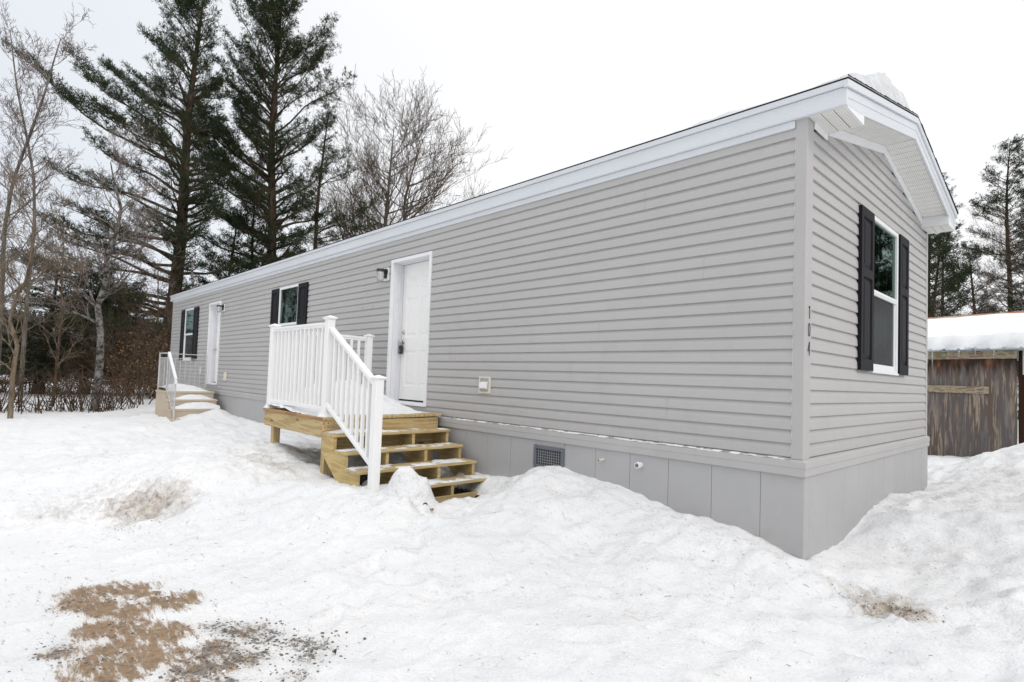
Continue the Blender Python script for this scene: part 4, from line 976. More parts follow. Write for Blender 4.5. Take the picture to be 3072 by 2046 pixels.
# icy crumbs on each tread
TL = ['highest', 'second', 'third', 'lowest']
for i in range(4):
    xb = (DX1 if i == 0 else TRX[i] - .27)
    def tp(x, y, i=i, xb=xb):
        m_ = fbm(x * 6 + i * 7, y * 6, 4, 61 + i)
        s = .010 * np.clip(m_ * .9 + .05, -1, 1) + (.014 if i == 3 else .004 if i == 2 else .0) * np.exp(-((y + 1.15) / .35) ** 2) + (.03 if i == 0 else 0) * np.exp(-((y + 1.3) / .3) ** 2) * np.exp(-((x - xb) / .12) ** 2)
        s = s - .002 + .003 * fbm(x * 30, y * 30, 2, 5)
        edge = sstep(0, .03, TRX[i] - x) * sstep(0, .04, SY1 - y) * sstep(0, .03, y - SY0)
        return TRZ[i] + s * edge - .003 * (1 - edge)
    snow_lump('tread_snow', 'thin crust of granular snow on the %s tread of the wooden steps' % TL[i], xb, TRX[i] - .004, SY0 + .01, SY1 - .01, tp, lambda x, y, i=i: TRZ[i] + 0 * x, .02, 'snow')
# threshold and belt dusting
snow_lump('sill_snow', 'line of granular snow along the ledge above the grey skirting', -4.25, -.07, -.031, -.004, lambda x, y: -.002 - .5 * -y * 1.0 + .006 * np.clip(fbm(x * 14, y * 60, 3, 71), -.6, 1) - .0035 - .0 * x, lambda x, y: -.0025 + y * .86 + 0 * x, .012, 'snow', 'stuff')

# ------------------------------------------------------------------ concrete stoop with iron rail
stoop = thing('concrete_stoop', 'tan precast concrete stoop with an iron railing at the far door', 'steps', (-14, -.7, -.9))
SX = [-13.55, -13.29, -13.03, -12.77]; SZ = [-.068, -.252, -.455, -.660]; X0 = -14.42; ya, yb = -1.20, -.15
P = [(X0, -1.1), (X0, SZ[0]), (SX[0], SZ[0]), (SX[0], SZ[1]), (SX[1], SZ[1]), (SX[1], SZ[2]), (SX[2], SZ[2]), (SX[2], SZ[3]), (SX[3], SZ[3]), (SX[3], -1.1)]
mb = MB(); P3 = [(p[0], ya, p[1]) for p in P]; n_ = len(P3)
mb.v += P3 + [(p[0], yb, p[2]) for p in P3]; mb.f += [tuple(range(n_))[::-1], tuple(range(n_, 2 * n_))] + [(i, (i + 1) % n_, n_ + (i + 1) % n_, n_ + i) for i in range(n_)]
mb.build('steps', M_['concrete'], stoop, bevel=.012, seg=2)
mb = MB()
for (a, b_, z) in ((X0 - .015, SX[0] + .018, SZ[0]), (SX[0], SX[1] + .018, SZ[1]), (SX[1], SX[2] + .018, SZ[2])):
    mb.box((a, ya - .015, z - .045), (b_, yb + .015, z + .004))
mb.build('tread_slab', M_['concrete'], stoop, bevel=.01, seg=2)
ry = ya + .03
def bar(name, p0, p1, r=.008, mat='rail_metal'): return MB().tube([p0, p1], r, 8).build(name, M_[mat], stoop, smooth=False)
bar('rail_post', (SX[0] - .02, ry, SZ[0]), (SX[0] - .02, ry, .80), .016); bar('rail_post', (X0 + .02, ry, SZ[0]), (X0 + .02, ry, .84), .016)
bar('rail_post', (SX[3] - .02, ry, -.75), (SX[3] - .02, ry, .20), .016); bar('rail_post', (X0 + .02, yb + .03, SZ[0] - .05), (X0 + .02, yb + .03, .84), .016)
bar('top_rail', (X0, ry, .83), (SX[0], ry, .83), .012); bar('top_rail', (X0, ry, .72), (SX[0], ry, .72), .008); bar('bottom_rail', (X0, ry, .015), (SX[0], ry, .015), .008)
bar('top_rail', (X0 + .02, ry, .83), (X0 + .02, yb, .83), .010); bar('top_rail', (X0 + .02, ry, .72), (X0 + .02, yb, .72), .007); bar('bottom_rail', (X0 + .02, ry, .015), (X0 + .02, yb, .015), .007)
for i in range(1, 9): xx = X0 + (SX[0] - X0) * i / 9; bar('baluster', (xx, ry, .015), (xx, ry, .72), .006)
for i in range(1, 9): yy = ry + (yb - ry) * i / 9; bar('baluster', (X0 + .02, yy, .015), (X0 + .02, yy, .72), .006)
h0 = Vector((SX[0] + .03, ry, .835)); h1 = Vector((SX[3] - .0, ry, .225))
MB().beam(h0, h1, .055, .060).beam(h1, h1 + Vector((.02, 0, -.10)), .05, .045, (1, 0, 0)).build('hand_rail', M_['white'], stoop, bevel=.006)
bar('bottom_rail', (SX[0], ry, -.04), (SX[3] - .02, ry, -.56), .009)
for i in range(1, 8):
    f = i / 8; xx = SX[0] + (SX[3] - SX[0]) * f; bar('baluster', (xx, ry, -.04 - .52 * f), (xx, ry, .80 - .61 * f), .006)
# snow caps on its steps
LB = [('rounded white snow cap on the top landing of the concrete stoop', X0 + .05, SX[0], SZ[0], .17, -.78, .42), ('small snow cap on the middle step of the concrete stoop', SX[0] - .0, SX[1], SZ[1], .125, -.62, .36), ('wide snow cap on the lowest visible step of the concrete stoop', SX[1] - .0, SX[2], SZ[2], .16, -.55, .50)]
for lb_, a, b_, z, hh, yc_, wy in LB:
    xm = (a + b_) / 2 + (.12 if b_ - a > .5 else -.02)
    snow_lump('snow_heap', lb_, a + .005, b_ + .01, ya + .04, yb, lambda x, y, z=z, hh=hh, yc_=yc_, wy=wy, b_=b_, xm=xm: z + hh * np.exp(-(np.abs((y - yc_) / wy) ** 2.6)) * (1 - sstep(b_ - .08, b_ + .01, x) * .9) * (1 + .07 * fbm(x * 6, y * 6, 2, 9)) - .012, lambda x, y, z=z: z + .004 + 0 * x, .025, 'snow pile')

# ------------------------------------------------------------------ snow on the home's roof
def rz_np(y): return 2.745 + .215 * np.minimum(y + .05, 2 * PEAK - y + .05) + .015
def roof_top(x, y):
    t_ = .17 * sstep(.25, .55, y + .08 * fbm(x * 1.5, y, 2, 81)) + .16 * sstep(.5, 1.3, y) + .02 * np.sin(y * 5) - .26 * sstep(2.12, 2.6, y)
    t_ = t_ * (1 + .13 * fbm(x * 2.2, y * 2.2, 3, 82)) + .014 * fbm(x * 7, y * 7, 3, 83)
    t_ = t_ * (.62 + .38 * sstep(-3.6, -1.8, x))
    lim = .255 + .035 * fbm(y * 1.8, 3.3, 2, 84)
    t_ = t_ * np.clip((lim - x) / .07, 0, 1) ** .5
    t_ = t_ * sstep(4.1, 3.9, y)
    return rz_np(y) + t_ - .004
snow_lump('roof_snow', 'old snow lying on the roof of the grey home, thickest at the gable peak', -18.7, .30, .2, 4.1, roof_top, lambda x, y: rz_np(y) - .02 * np.clip((y - PEAK) / PEAK, 0, 1) + 0 * x, .04, 'snow', mat='snow_roof')

# ------------------------------------------------------------------ shed behind
shed = thing('wooden_shed', 'weathered brown plywood shed under a snowy metal roof, right of the grey home', 'shed', (-.5, 11.2, -.9))
SP = Vector((.30, 10.91, 0)); SD = Vector((-.962, .274, 0)); SN = Vector((.274, .962, 0))       # along the wall towards the left, and into the shed
def S(u, d, z): return SP + SD * u + SN * d + Vector((0, 0, z))
def sbox(mb, u0, u1, d0, d1, z0, z1):
    P = [S(u, d, z) for z in (z0, z1) for (u, d) in ((u0, d0), (u1, d0), (u1, d1), (u0, d1))]
    return mb.add(P, [(0, 3, 2, 1), (4, 5, 6, 7), (0, 1, 5, 4), (1, 2, 6, 5), (2, 3, 7, 6), (3, 0, 4, 7)])
sbox(sbox(MB(), .0, 1.22, 0, .02, -1.2, 1.36), 1.223, 4.2, .001, .02, -1.2, 1.36).build('plywood_wall', M_['ply'], shed)
sbox(MB(), -.02, 4.2, -.045, -.003, 1.285, 1.455).build('header_board', M_['wood_old'], shed, bevel=.004)
sbox(MB(), .46, 4.2, -.030, -.002, .545, .70).build('cross_board', M_['wood_old'], shed, bevel=.004)
sbox(MB(), -.16, -.005, .05, .14, -1.2, 1.45).build('door_edge', paint('dark_wet_wood', (.045, .018, .01), .7, .4, 3, .2, 30, .2, (6, 6, .6)), shed, bevel=.004)
sbox(MB(), -2.6, -.165, .10, .13, -1.2, .95).build('plywood_wall', M_['ply'], shed)
sbox(MB(), -2.6, -.10, -.02, .03, .955, 1.45).build('siding_panel', paint('pale_green_panel', (.50, .56, .50), .6, .15, 4, .1, 30, .3, dirt=((.3, .32, .27), 4, .6)), shed, bevel=.004)
sbox(MB(), 4.18, 4.22, .02, 3.2, -1.2, 1.36).build('plywood_wall', M_['ply'], shed)
# corrugated roof, rising to the ridge
RD = 2.55; RZ0, RZ1 = 1.478, 2.50; D0 = -.20
def rzs(d): return RZ0 + (RZ1 - RZ0) * (d - D0) / (RD - D0)
mb = MB(); u = -2.8; k = 0
while u < 4.6:
    for (ua, ub, ha, hb) in ((u, u + .19, 0, 0), (u + .19, u + .215, 0, .028), (u + .215, u + .245, .028, .028), (u + .245, u + .27, .028, 0)):
        mb.add([S(ua, D0, RZ0 + ha), S(ub, D0, RZ0 + hb), S(ub, RD, RZ1 + hb), S(ua, RD, RZ1 + ha)], [(0, 1, 2, 3)])
    u += .27
mb.build('metal_roof', M_['galv'], shed, fix=False)
MB().add([S(-2.8, RD, RZ1), S(4.6, RD, RZ1), S(4.6, RD + 2.6, 1.5), S(-2.8, RD + 2.6, 1.5)], [(0, 1, 2, 3)]).build('metal_roof', M_['galv'], shed, fix=False)
mb = MB(); mb.add([S(-2.8, RD - .16, RZ1 - .025), S(4.6, RD - .16, RZ1 - .025), S(4.6, RD, RZ1 + .055), S(-2.8, RD, RZ1 + .055), S(-2.8, RD + .16, RZ1 - .025), S(4.6, RD + .16, RZ1 - .025)], [(0, 1, 2, 3), (3, 2, 5, 4)])
mb.build('ridge_cap', M_['rust'], shed, fix=False)
for (u, L, r) in ((.30, .10, .012), (.92, .13, .012), (1.43, .32, .020), (1.52, .22, .014), (2.0, .14, .012), (.62, .08, .009), (1.12, .09, .009), (2.6, .2, .015), (-.4, .12, .01), (1.75, .09, .008)):
    MB().tube([S(u, D0 - .01, RZ0 - .01), S(u, D0 - .01, RZ0 - .05 - L * .5), S(u + .002, D0 - .01, RZ0 - .05 - L * 1.25)], [r, r * .65, .001], 7).build('icicle', M_['ice'], shed, smooth=True)
# snow on the shed roof
uu = np.arange(-2.8, 4.62, .06); dd = np.concatenate([np.arange(-.25, 0.1, .02), np.arange(.1, 2.25, .07)])
A, B = np.meshgrid(uu, dd, indexing='ij')
lim = -.16 + .035 * np.sin(A * 2 * math.pi / .54) + .03 * fbm(A * 1.2, A * 0 + 3, 3, 90)
th = .24 * np.sqrt(np.clip((B - lim) / .20, 0, 1)) + .02 * fbm(A * 1.3, B * 1.3, 3, 91); th = th * np.sqrt(np.clip((2.16 + .03 * fbm(A * 2, A * 0, 2, 5) - B) / .5, 0, 1)); th = np.maximum(th, 0)
Zt = RZ0 + (RZ1 - RZ0) * (B - D0) / (RD - D0) + th
Bb = np.maximum(B, lim - .01)
vv = np.stack([SP.x + SD.x * A + SN.x * Bb, SP.y + SD.y * A + SN.y * Bb, np.where(th > .002, Zt, RZ0 + (RZ1 - RZ0) * (Bb - D0) / (RD - D0))], -1).reshape(-1, 3)
n1_, n2_ = A.shape; i1, j1 = np.meshgrid(np.arange(n1_ - 1), np.arange(n2_ - 1), indexing='ij'); a0 = (i1 * n2_ + j1).ravel()
me = mesh_np('roof_snow', vv, np.c_[a0, a0 + n2_, a0 + n2_ + 1, a0 + 1]); me.polygons.foreach_set('use_smooth', np.ones(len(me.polygons), bool))
tag(link('roof_snow', me, M_['snow_clean']), 'smooth blanket of snow covering the metal roof of the wooden shed', 'snow')

# ------------------------------------------------------------------ trees
YAW = math.atan2(right.y, right.x)      # tree-local x runs across the view
def at(u, v, dep):
    """where a point seen at (u, v) of the 3072-wide photograph stands when it is dep metres down the view axis"""
    d = right * ((u - 1536 + 4.37) / 1700.32) - up * ((v - 1023 - 41.97) / 1700.32) + fwd; return CAM + d * dep
def off(u0, v0, u, v, dep):
    d = at(u, v, dep) - at(u0, v0, dep); return d.x * math.cos(YAW) + d.y * math.sin(YAW), d.z
def tubes_np(P0, P1, R0, R1, n=4):
    P0 = np.asarray(P0, float); P1 = np.asarray(P1, float); R0 = np.asarray(R0, float)[:, None]; R1 = np.asarray(R1, float)[:, None]
    T = P1 - P0; L = np.linalg.norm(T, axis=1, keepdims=True) + 1e-9; T = T / L
    ref = np.where(np.abs(T[:, 2:3]) < .9, np.array([[0, 0, 1.]]), np.array([[1., 0, 0]]))
    U = np.cross(T, ref); U /= np.linalg.norm(U, axis=1, keepdims=True) + 1e-9; V = np.cross(T, U)
    rings = []
    for (P, R) in ((P0, R0), (P1, R1)):
        for k in range(n):
            a = 2 * math.pi * k / n; rings.append(P + (U * math.cos(a) + V * math.sin(a)) * R)
    vs = np.stack(rings, 1).reshape(-1, 3); m_ = len(P0); b0 = (np.arange(m_) * 2 * n)[:, None]
    q = np.concatenate([np.concatenate([b0 + k, b0 + (k + 1) % n, b0 + n + (k + 1) % n, b0 + n + k], 1) for k in range(n)])
    return vs, q
def seg_mesh(name, segs, n=4):
    s = np.array(segs); v, q = tubes_np(s[:, 0:3], s[:, 3:6], s[:, 6], s[:, 7], n)
    me = mesh_np(name, v, q); me.polygons.foreach_set('use_smooth', np.ones(len(me.polygons), bool)); return me
def tuft_mesh(name, cen, dirs, rg, k=7, ln=.16, wd=.022, spread=.75):
    cen = np.asarray(cen, float); dirs = np.asarray(dirs, float); n = len(cen)
    D = np.repeat(dirs, k, 0) + rg.normal(0, spread, (n * k, 3)); D /= np.linalg.norm(D, axis=1, keepdims=True)
    Cn = np.repeat(cen, k, 0) + rg.normal(0, .025, (n * k, 3)); L = ln * rg.uniform(.65, 1.15, (n * k, 1))
    Wv = np.cross(D, rg.normal(0, 1, (n * k, 3))); Wv /= np.linalg.norm(Wv, axis=1, keepdims=True) + 1e-9
    v = np.stack([Cn - Wv * wd * .35, Cn + D * L * .55 - Wv * wd * .6, Cn + D * L, Cn + D * L * .5 + Wv * wd * .6], 1).reshape(-1, 3)
    return mesh_np(name, v, np.arange(n * k * 4).reshape(-1, 4))

def interp(tab, h):
    xs_ = [a for a, _ in tab]; ys_ = [b_ for _, b_ in tab]; return float(np.interp(h, xs_, ys_))
def pine_meshes(seed, Ht, r0, lean, L_, R_x, D_, crown0, nb, tuft_gap=.16, ln=.17, wd=.026, k=7, dead=True, elo=(2, 50), e1r=(4, 26), foli=1.0):
    """white pine: open whorled crown with long level lower limbs and steep upper ones. L_/R_x/D_: reach tables (left, right, depth) against height"""
    rg = np.random.default_rng(seed); tr = []; tc_ = []; td = []
    def ax(h): return np.array([lean * h / Ht * 1.0 + (.12 * math.sin(h * .45 + seed)), .10 * math.sin(h * .3 + seed * 2), h])
    def rad(h): return max(.02, r0 * (1 - h / Ht) ** .8 + .015)
    hs = np.linspace(0, Ht, 40)
    for a, b_ in zip(hs[:-1], hs[1:]): p, q = ax(a), ax(b_ + .05); tr.append([*p, *q, rad(a) * (1.25 if a < .6 else 1), rad(b_)])
    for i in range(nb):
        h = crown0 + (Ht - crown0) * ((i + rg.uniform(0, 1)) / nb) ** .95; h = min(h, Ht * .985)
        ph = rg.uniform(0, 2 * math.pi); cx_, sy_ = math.cos(ph), math.sin(ph)
        reach = (interp(R_x, h) if cx_ > 0 else interp(L_, h)); dpt = interp(D_, h)
        Lb = math.hypot(reach * cx_, dpt * sy_) * rg.uniform(.5, 1.06)
        Lb *= min(1.25, max(.35, 1 + .75 * float(noise2(h * .75 + seed, ph * 1.3, seed))))
        if Lb < .25: Lb = .25
        rel = (h - crown0) / (Ht - crown0); e0 = R_(elo[0] + (elo[1] - elo[0]) * rel ** .8 + rg.uniform(-8, 8)); e1 = e0 + R_(rg.uniform(*e1r))
        n = 9; p = ax(h); az_ = math.atan2(dpt * sy_, reach * cx_); pts = [p]; rb = max(.014, rad(h) * rg.uniform(.24, .42)) * min(1, Lb / 2.0 + .3)
        rb = min(rb, .085)
        dirs = []
        for s in range(n):
            f = (s + .5) / n; e_ = e0 + (e1 - e0) * f ** 1.5 - R_(5) * math.sin(f * 3.1); az2 = az_ + .22 * math.sin(s * 1.1 + i * 2.3); e_ += .16 * math.sin(s * .9 + i * 1.9)
            d = np.array([math.cos(az2) * math.cos(e_), math.sin(az2) * math.cos(e_), math.sin(e_)]); p2 = pts[-1] + d * (Lb / n) * rg.uniform(.85, 1.15)
            tr.append([*pts[-1], *p2, rb * (1 - s / n) + .006, rb * (1 - (s + 1) / n) + .006]); pts.append(p2); dirs.append(d)
        # side shoots in a flat spray
        ns = max(4, int(Lb / .17))
        for j in range(ns):
            t_ = .28 + .72 * (j + rg.uniform(0, 1)) / ns
            if Lb > 3 and t_ < .42 and rg.random() < .6: continue
            s = min(n - 1, int(t_ * n)); f = t_ * n - s; b0_ = pts[s] * (1 - f) + pts[s + 1] * f; d = dirs[s]
            side = np.cross(d, [0, 0, 1.]); side /= np.linalg.norm(side) + 1e-9; sg = 1 if j % 2 else -1
            dd_ = d * rg.uniform(.45, 1.0) + side * sg * rg.uniform(.5, 1.0) + np.array([0, 0, rg.uniform(-.1, .42)]); dd_ /= np.linalg.norm(dd_)
            sl_ = (.30 + .26 * Lb * (1.12 - t_)) * rg.uniform(.45, 1.2); sl_ = min(sl_, 1.5)
            tipp = b0_ + dd_ * sl_ + np.array([0, 0, .12 * sl_]); tr.append([*b0_, *tipp, .010, .004])
            nt_ = max(2, int(sl_ / tuft_gap))
            for q in range(nt_):
                g_ = .30 + .70 * (q + 1) / nt_; c_ = b0_ * (1 - g_) + tipp * g_
                if rg.random() < (.93 if h > .55 * Ht else .93 * foli):
                    tc_.append(c_ + rg.normal(0, .05, 3)); td.append(dd_ * .7 + np.array([0, 0, .35]))
                    if rg.random() < .6: tc_.append(c_ + rg.normal(0, .11, 3)); td.append(dd_ * .7 + np.array([0, 0, .35]))
        for q in range(3): tc_.append(pts[-1] + rg.normal(0, .04, 3)); td.append(dirs[-1])
    if dead:
        for i in range(16):
            h = rg.uniform(.8, crown0 + 1); ph = rg.uniform(0, 6.28); p = ax(h); d = np.array([math.cos(ph), math.sin(ph), rg.uniform(-.3, .2)]); L = rg.uniform(.4, 1.8)
            q = p + d * L * .5 + np.array([0, 0, -.05]); tr.append([*p, *q, .02, .012]); tr.append([*q, *(q + (d + rg.normal(0, .3, 3)) * L * .5), .012, .004])
    tm = seg_mesh('trunk', tr, 5); cm = tuft_mesh('crown', tc_, td, rg, k, ln, wd); tm.materials.append(M_['bark_pine']); cm.materials.append(M_['needle'])
    return tm, cm
def bare_meshes(seed, Ht, r0, fork, spread, nlev=6, mats=('bark_grey', 'twig_tan'), lean=(0, 0), upk=.35, twig=1.0, stems=1, wob=.12, clear=.25, decay=.72):
    """leafless broadleaf: recursive forks down to fine twigs"""
    rg = np.random.default_rng(seed); big = []; fine = []
    def grow_(p, d, L, r, lev):
        n = 3 if lev > 1 else 5; q = np.array(p, float); d = np.array(d, float)
        for s in range(n):
            d = d + rg.normal(0, wob, 3) + np.array([0, 0, upk * .10]); d /= np.linalg.norm(d)
            ra = r * (1 - .35 * s / n); rb_ = r * (1 - .35 * (s + 1) / n); q2 = q + d * L / n
            (big if r > min(.022, r0 * .55) else fine).append([*q, *q2, ra, rb_]); q = q2
            if lev >= 1 and lev < nlev and s < n - 1 and rg.random() < .55 * twig:
                a = rg.normal(0, 1, 3); a -= d * a.dot(d); a /= np.linalg.norm(a) + 1e-9; d3 = d * .75 + a * spread + np.array([0, 0, upk * .5]); d3 /= np.linalg.norm(d3)
                grow_(q, d3, L * decay * rg.uniform(.5, .85), r * .42, lev + 2 if lev < nlev - 1 else nlev)
        if lev < nlev:
            m_ = fork if lev > 0 else fork + 1
            for j in range(m_ if rg.random() < .8 else m_ + 1):
                a = rg.normal(0, 1, 3); a -= d * a.dot(d); a /= np.linalg.norm(a) + 1e-9
                w_ = spread * rg.uniform(.5, 1.15); d3 = d + a * w_ + np.array([0, 0, upk]); d3 /= np.linalg.norm(d3)
                grow_(q, d3, L * decay * rg.uniform(.8, 1.15), r * .62 * rg.uniform(.8, 1.1), lev + 1)
    for s in range(stems):
        a = rg.uniform(0, 6.28); o_ = .25 if stems > 1 else 0
        d = np.array([math.cos(a) * o_ + lean[0], math.sin(a) * o_ + lean[1], 1.0]); d /= np.linalg.norm(d)
        grow_((math.cos(a) * .1 * o_, math.sin(a) * .1 * o_, -.3), d, Ht * clear + .3, r0, 0)
    # rescale to the wanted height
    top = max(s[5] for s in big + fine); f = Ht / top
    for s in big + fine:
        for k_ in range(6): s[k_] *= f
    tm = seg_mesh('trunk', big, 6); cm = seg_mesh('crown', fine if fine else big[-2:], 3); tm.materials.append(M_[mats[0]]); cm.materials.append(M_[mats[1]])
    return tm, cm
def plant(name, label, cat, me2, loc, rot=0.0, sc=1.0, group=None, extra=None):
    r = bpy.data.objects.new(name, None); COL.objects.link(r); r.location = loc; r.rotation_euler = (0, 0, rot); r.scale = (sc,) * 3 if not hasattr(sc, '__len__') else sc
    tag(r, label, cat, group)
    for nm, me in zip(('trunk', 'crown') if cat == 'tree' else ('stems', 'twigs'), me2):
        o = bpy.data.objects.new(nm, me); COL.objects.link(o); o.parent = r
    if extra: o = bpy.data.objects.new('dead_leaves', extra); COL.objects.link(o); o.parent = r
    return r
def ground_at(u, dep):
    p = at(u, 1100, dep); return (p.x, p.y, H(p.x, p.y) - .05)

# two big white pines behind the far end of the home
g1 = ground_at(500, 27); Ht1 = 19.0 - g1[2]
pm1 = pine_meshes(11, Ht1, .36, off(500, 1150, 578, -20, 27)[0], [(0, 5.5), (3, 7.2), (6, 7.4), (9, 7.2), (11, 8.6), (12.2, 6.0), (14.5, 4.7), (16, 3.6), (17.5, 3.0), (19, 2.2), (Ht1, .8)], [(0, 2.6), (5, 3.2), (8, 2.4), (12, 1.9), (16, 1.4), (19, 1.0), (Ht1, .5)], [(0, 3.4), (10, 3.4), (16, 2.6), (Ht1, .6)], 1.8, 200, tuft_gap=.13, ln=.22, wd=.020, foli=.8, elo=(0, 50), e1r=(2, 17))
plant('pine_tree', 'tall pine with long ragged limbs reaching left, behind the far end of the home', 'tree', pm1, g1, YAW)
g2 = ground_at(800, 31); Ht2 = 22.6 - g2[2]
pm2 = pine_meshes(23, Ht2, .34, off(800, 1150, 818, -90, 31)[0], [(0, 4.2), (6, 4.8), (10, 5.6), (13, 5.4), (15, 4.9), (17, 4.9), (19, 3.8), (21, 2.8), (Ht2, 1.2)], [(0, 2.6), (6, 3.2), (10, 3.8), (13, 4.9), (15.5, 5.4), (17.5, 5.0), (19, 3.6), (21, 2.6), (Ht2, 1.2)], [(0, 3), (10, 3.4), (18, 3.0), (Ht2, .8)], 2.2, 230, tuft_gap=.12, ln=.22, wd=.021, elo=(10, 54))
plant('pine_tree', 'densest and tallest pine, rising above the middle of the home\'s far half', 'tree', pm2, g2, YAW)
# smaller generic pines
g3 = ground_at(905, 33)
pm3 = pine_meshes(37, 17.0, .20, .8, [(0, 2.2), (8, 2.4), (12, 2.2), (15, 1.4), (17, .4)], [(0, 3.2), (7, 4.4), (10, 4.6), (12, 3.8), (15, 1.8), (17, .4)], [(0, 2), (10, 2), (17, .4)], 3.0, 62, tuft_gap=.13, ln=.21, wd=.021, elo=(6, 38))
plant('pine_tree', 'thin pine with level limbs to the right of the densest pine', 'tree', pm3, g3, YAW)
pmS = pine_meshes(41, 9.0, .12, .3, [(0, 2.2), (5, 1.8), (9, .3)], [(0, 2.2), (5, 1.8), (9, .3)], [(0, 2.2), (5, 1.8), (9, .3)], .6, 62, tuft_gap=.12, ln=.20, wd=.021, elo=(-4, 40))
pmT = pine_meshes(43, 16.5, .19, .3, [(0, 1.8), (5, 2.3), (9, 2.6), (13, 2.2), (16.5, .5)], [(0, 1.8), (5, 2.2), (9, 2.4), (13, 2.0), (16.5, .5)], [(0, 2.2), (9, 2.4), (13, 2), (16.5, .5)], 3.2, 84, tuft_gap=.12, ln=.20, wd=.021, elo=(0, 46))
plant('pine_tree', 'slim dark pine squeezed close to the left of the densest pine', 'tree', pmT, ground_at(735, 33), YAW + 1.0, (.72, .72, .86))
plant('pine_tree', 'small low evergreen in the brush between the birch trunk and the home', 'tree', pmS, ground_at(395, 27), 2.1, .62)
plant('pine_tree', 'short pine showing just above the roof beside the densest pine', 'tree', pmS, ground_at(660, 30), 1.1, 1.1)
# right-hand pines behind the shed
plant('pine_tree', 'tall open pine behind the shed at the right edge', 'tree', pmT, ground_at(3022, 38), YAW + .3, (1.0, 1.0, .98))
plant('pine_tree', 'pine beyond the gable eave whose branch tips pass the roof edge', 'tree', pmT, ground_at(2795, 34), YAW + 2.0, (.95, .95, .78))
plant('pine_tree', 'low bushy pine behind the snow-covered shed ridge, next to the gable', 'tree', pmS, ground_at(2835, 27), 1.9, .92)
plant('pine_tree', 'dark low pine showing in the gap between the gable corner and the shed roof', 'tree', pmS, ground_at(2795, 24), .7, .92)
plant('pine_tree', 'low bushy pine behind the middle of the shed ridge', 'tree', pmS, ground_at(2925, 29), 4.0, .88)
plant('pine_tree', 'pine cropped by the right edge of the picture', 'tree', pmT, ground_at(3120, 34), YAW + 4.0, .85)
# leafless trees
def path_tree(seed, px, dep, rad, nbr, Lb, ang, mats, nlev=4, wob=.16, crook=.5, start=.25, tw=1.0, droop=0.0, mr=.0045):
    """leafless tree on a given trunk line; px = (across, up) offsets noted in photograph pixels at distance dep"""
    rg = np.random.default_rng(seed); f = dep / 1700.32; big = []; fine = []
    P = np.array([(off(*px[0], a, b_, dep)[0], .25 * math.sin(i * 1.7 + seed) * f * 20, off(*px[0], a, b_, dep)[1]) for i, (a, b_) in enumerate(px)])
    P[0, 2] -= .6; cum = np.r_[0, np.cumsum(np.linalg.norm(np.diff(P, axis=0), axis=1))]; tot = cum[-1]
    def pos(t_): return np.array([np.interp(t_ * tot, cum, P[:, k_]) for k_ in range(3)])
    def rr(t_): return rad * (1 - t_) ** .75 + .012
    n = 46
    for i in range(n): big.append([*pos(i / n), *pos((i + 1.15) / n if i < n - 1 else 1), rr(i / n), rr((i + 1) / n)])
    def grow_(p, d, L, r, lev):
        m_ = max(3, int(5 - lev)); q = np.array(p, float); d = np.array(d, float)
        for s_ in range(m_):
            d = d + rg.normal(0, wob * (1 + .35 * lev), 3) + np.array([0, 0, (.10 - droop)]); d /= np.linalg.norm(d); q2 = q + d * L / m_; ra = r * (1 - .7 * s_ / m_); rb_ = r * (1 - .7 * (s_ + 1) / m_)
            (big if r > .03 else fine).append([*q, *q2, max(ra, mr), max(rb_, mr * .9)]); q = q2
            if lev < nlev:
                for _ in range(1 + (rg.random() < .45 * tw)):
                    a = rg.normal(0, 1, 3); a -= d * a.dot(d); a /= np.linalg.norm(a) + 1e-9; d3 = d + a * crook * rg.uniform(.7, 1.6) + np.array([0, 0, .12]); d3 /= np.linalg.norm(d3)
                    grow_(q, d3, L * rg.uniform(.38, .62), max(mr, ra * .5), lev + 1)
    for i in range(nbr):
        t_ = start + (1 - start) * ((i + rg.random()) / nbr); az_ = rg.uniform(0, 6.28) if i % 3 else (0 if rg.random() < .5 else math.pi) + rg.uniform(-.4, .4)
        tt = pos(min(1, t_ + .02)) - pos(t_ - .02); tt /= np.linalg.norm(tt); e_ = R_(ang + rg.uniform(-10, 12)); h_ = np.array([math.cos(az_), math.sin(az_), 0])
        d = h_ * math.cos(e_) + tt * math.sin(e_); d /= np.linalg.norm(d)
        grow_(pos(t_), d, Lb * (1.08 - t_ * .62) * rg.uniform(.6, 1.1), min(.09, rr(t_) * .5), 1)
    tm = seg_mesh('trunk', big, 6); cm = seg_mesh('crown', fine, 3); tm.materials.append(M_[mats[0]]); cm.materials.append(M_[mats[1]]); return tm, cm
bmA = path_tree(5, [(1148, 1150), (1148, 700), (1160, 560), (1172, 430), (1180, 330)], 40, .26, 42, 6.4, 33, ('bark_grey', 'twig_brown'), 4, .09, .55, .42, mr=.009)
plant('bare_tree', 'largest leafless tree right of the pines, its fan of branches clear against the sky', 'tree', bmA, ground_at(1148, 40), YAW, 1.0)
bmB = path_tree(8, [(1215, 1150), (1210, 690), (1214, 560), (1235, 470), (1262, 385)], 42, .24, 38, 7.4, 29, ('bark_grey', 'twig_brown'), 4, .09, .6, .36, mr=.009)
plant('bare_tree', 'leafless tree standing just right of the largest leafless tree', 'tree', bmB, ground_at(1215, 42), YAW, 1.0)
plant('bare_tree', 'thin leafless tree between the pines and the largest leafless tree', 'tree', bmB, ground_at(1035, 38), YAW + 2.6, (.62, .62, .74))
plant('bare_tree', 'short leafless tree low over the roof, rightmost of those above the home', 'tree', bmA, ground_at(1385, 46), YAW + 1.0, (.8, .8, .70))
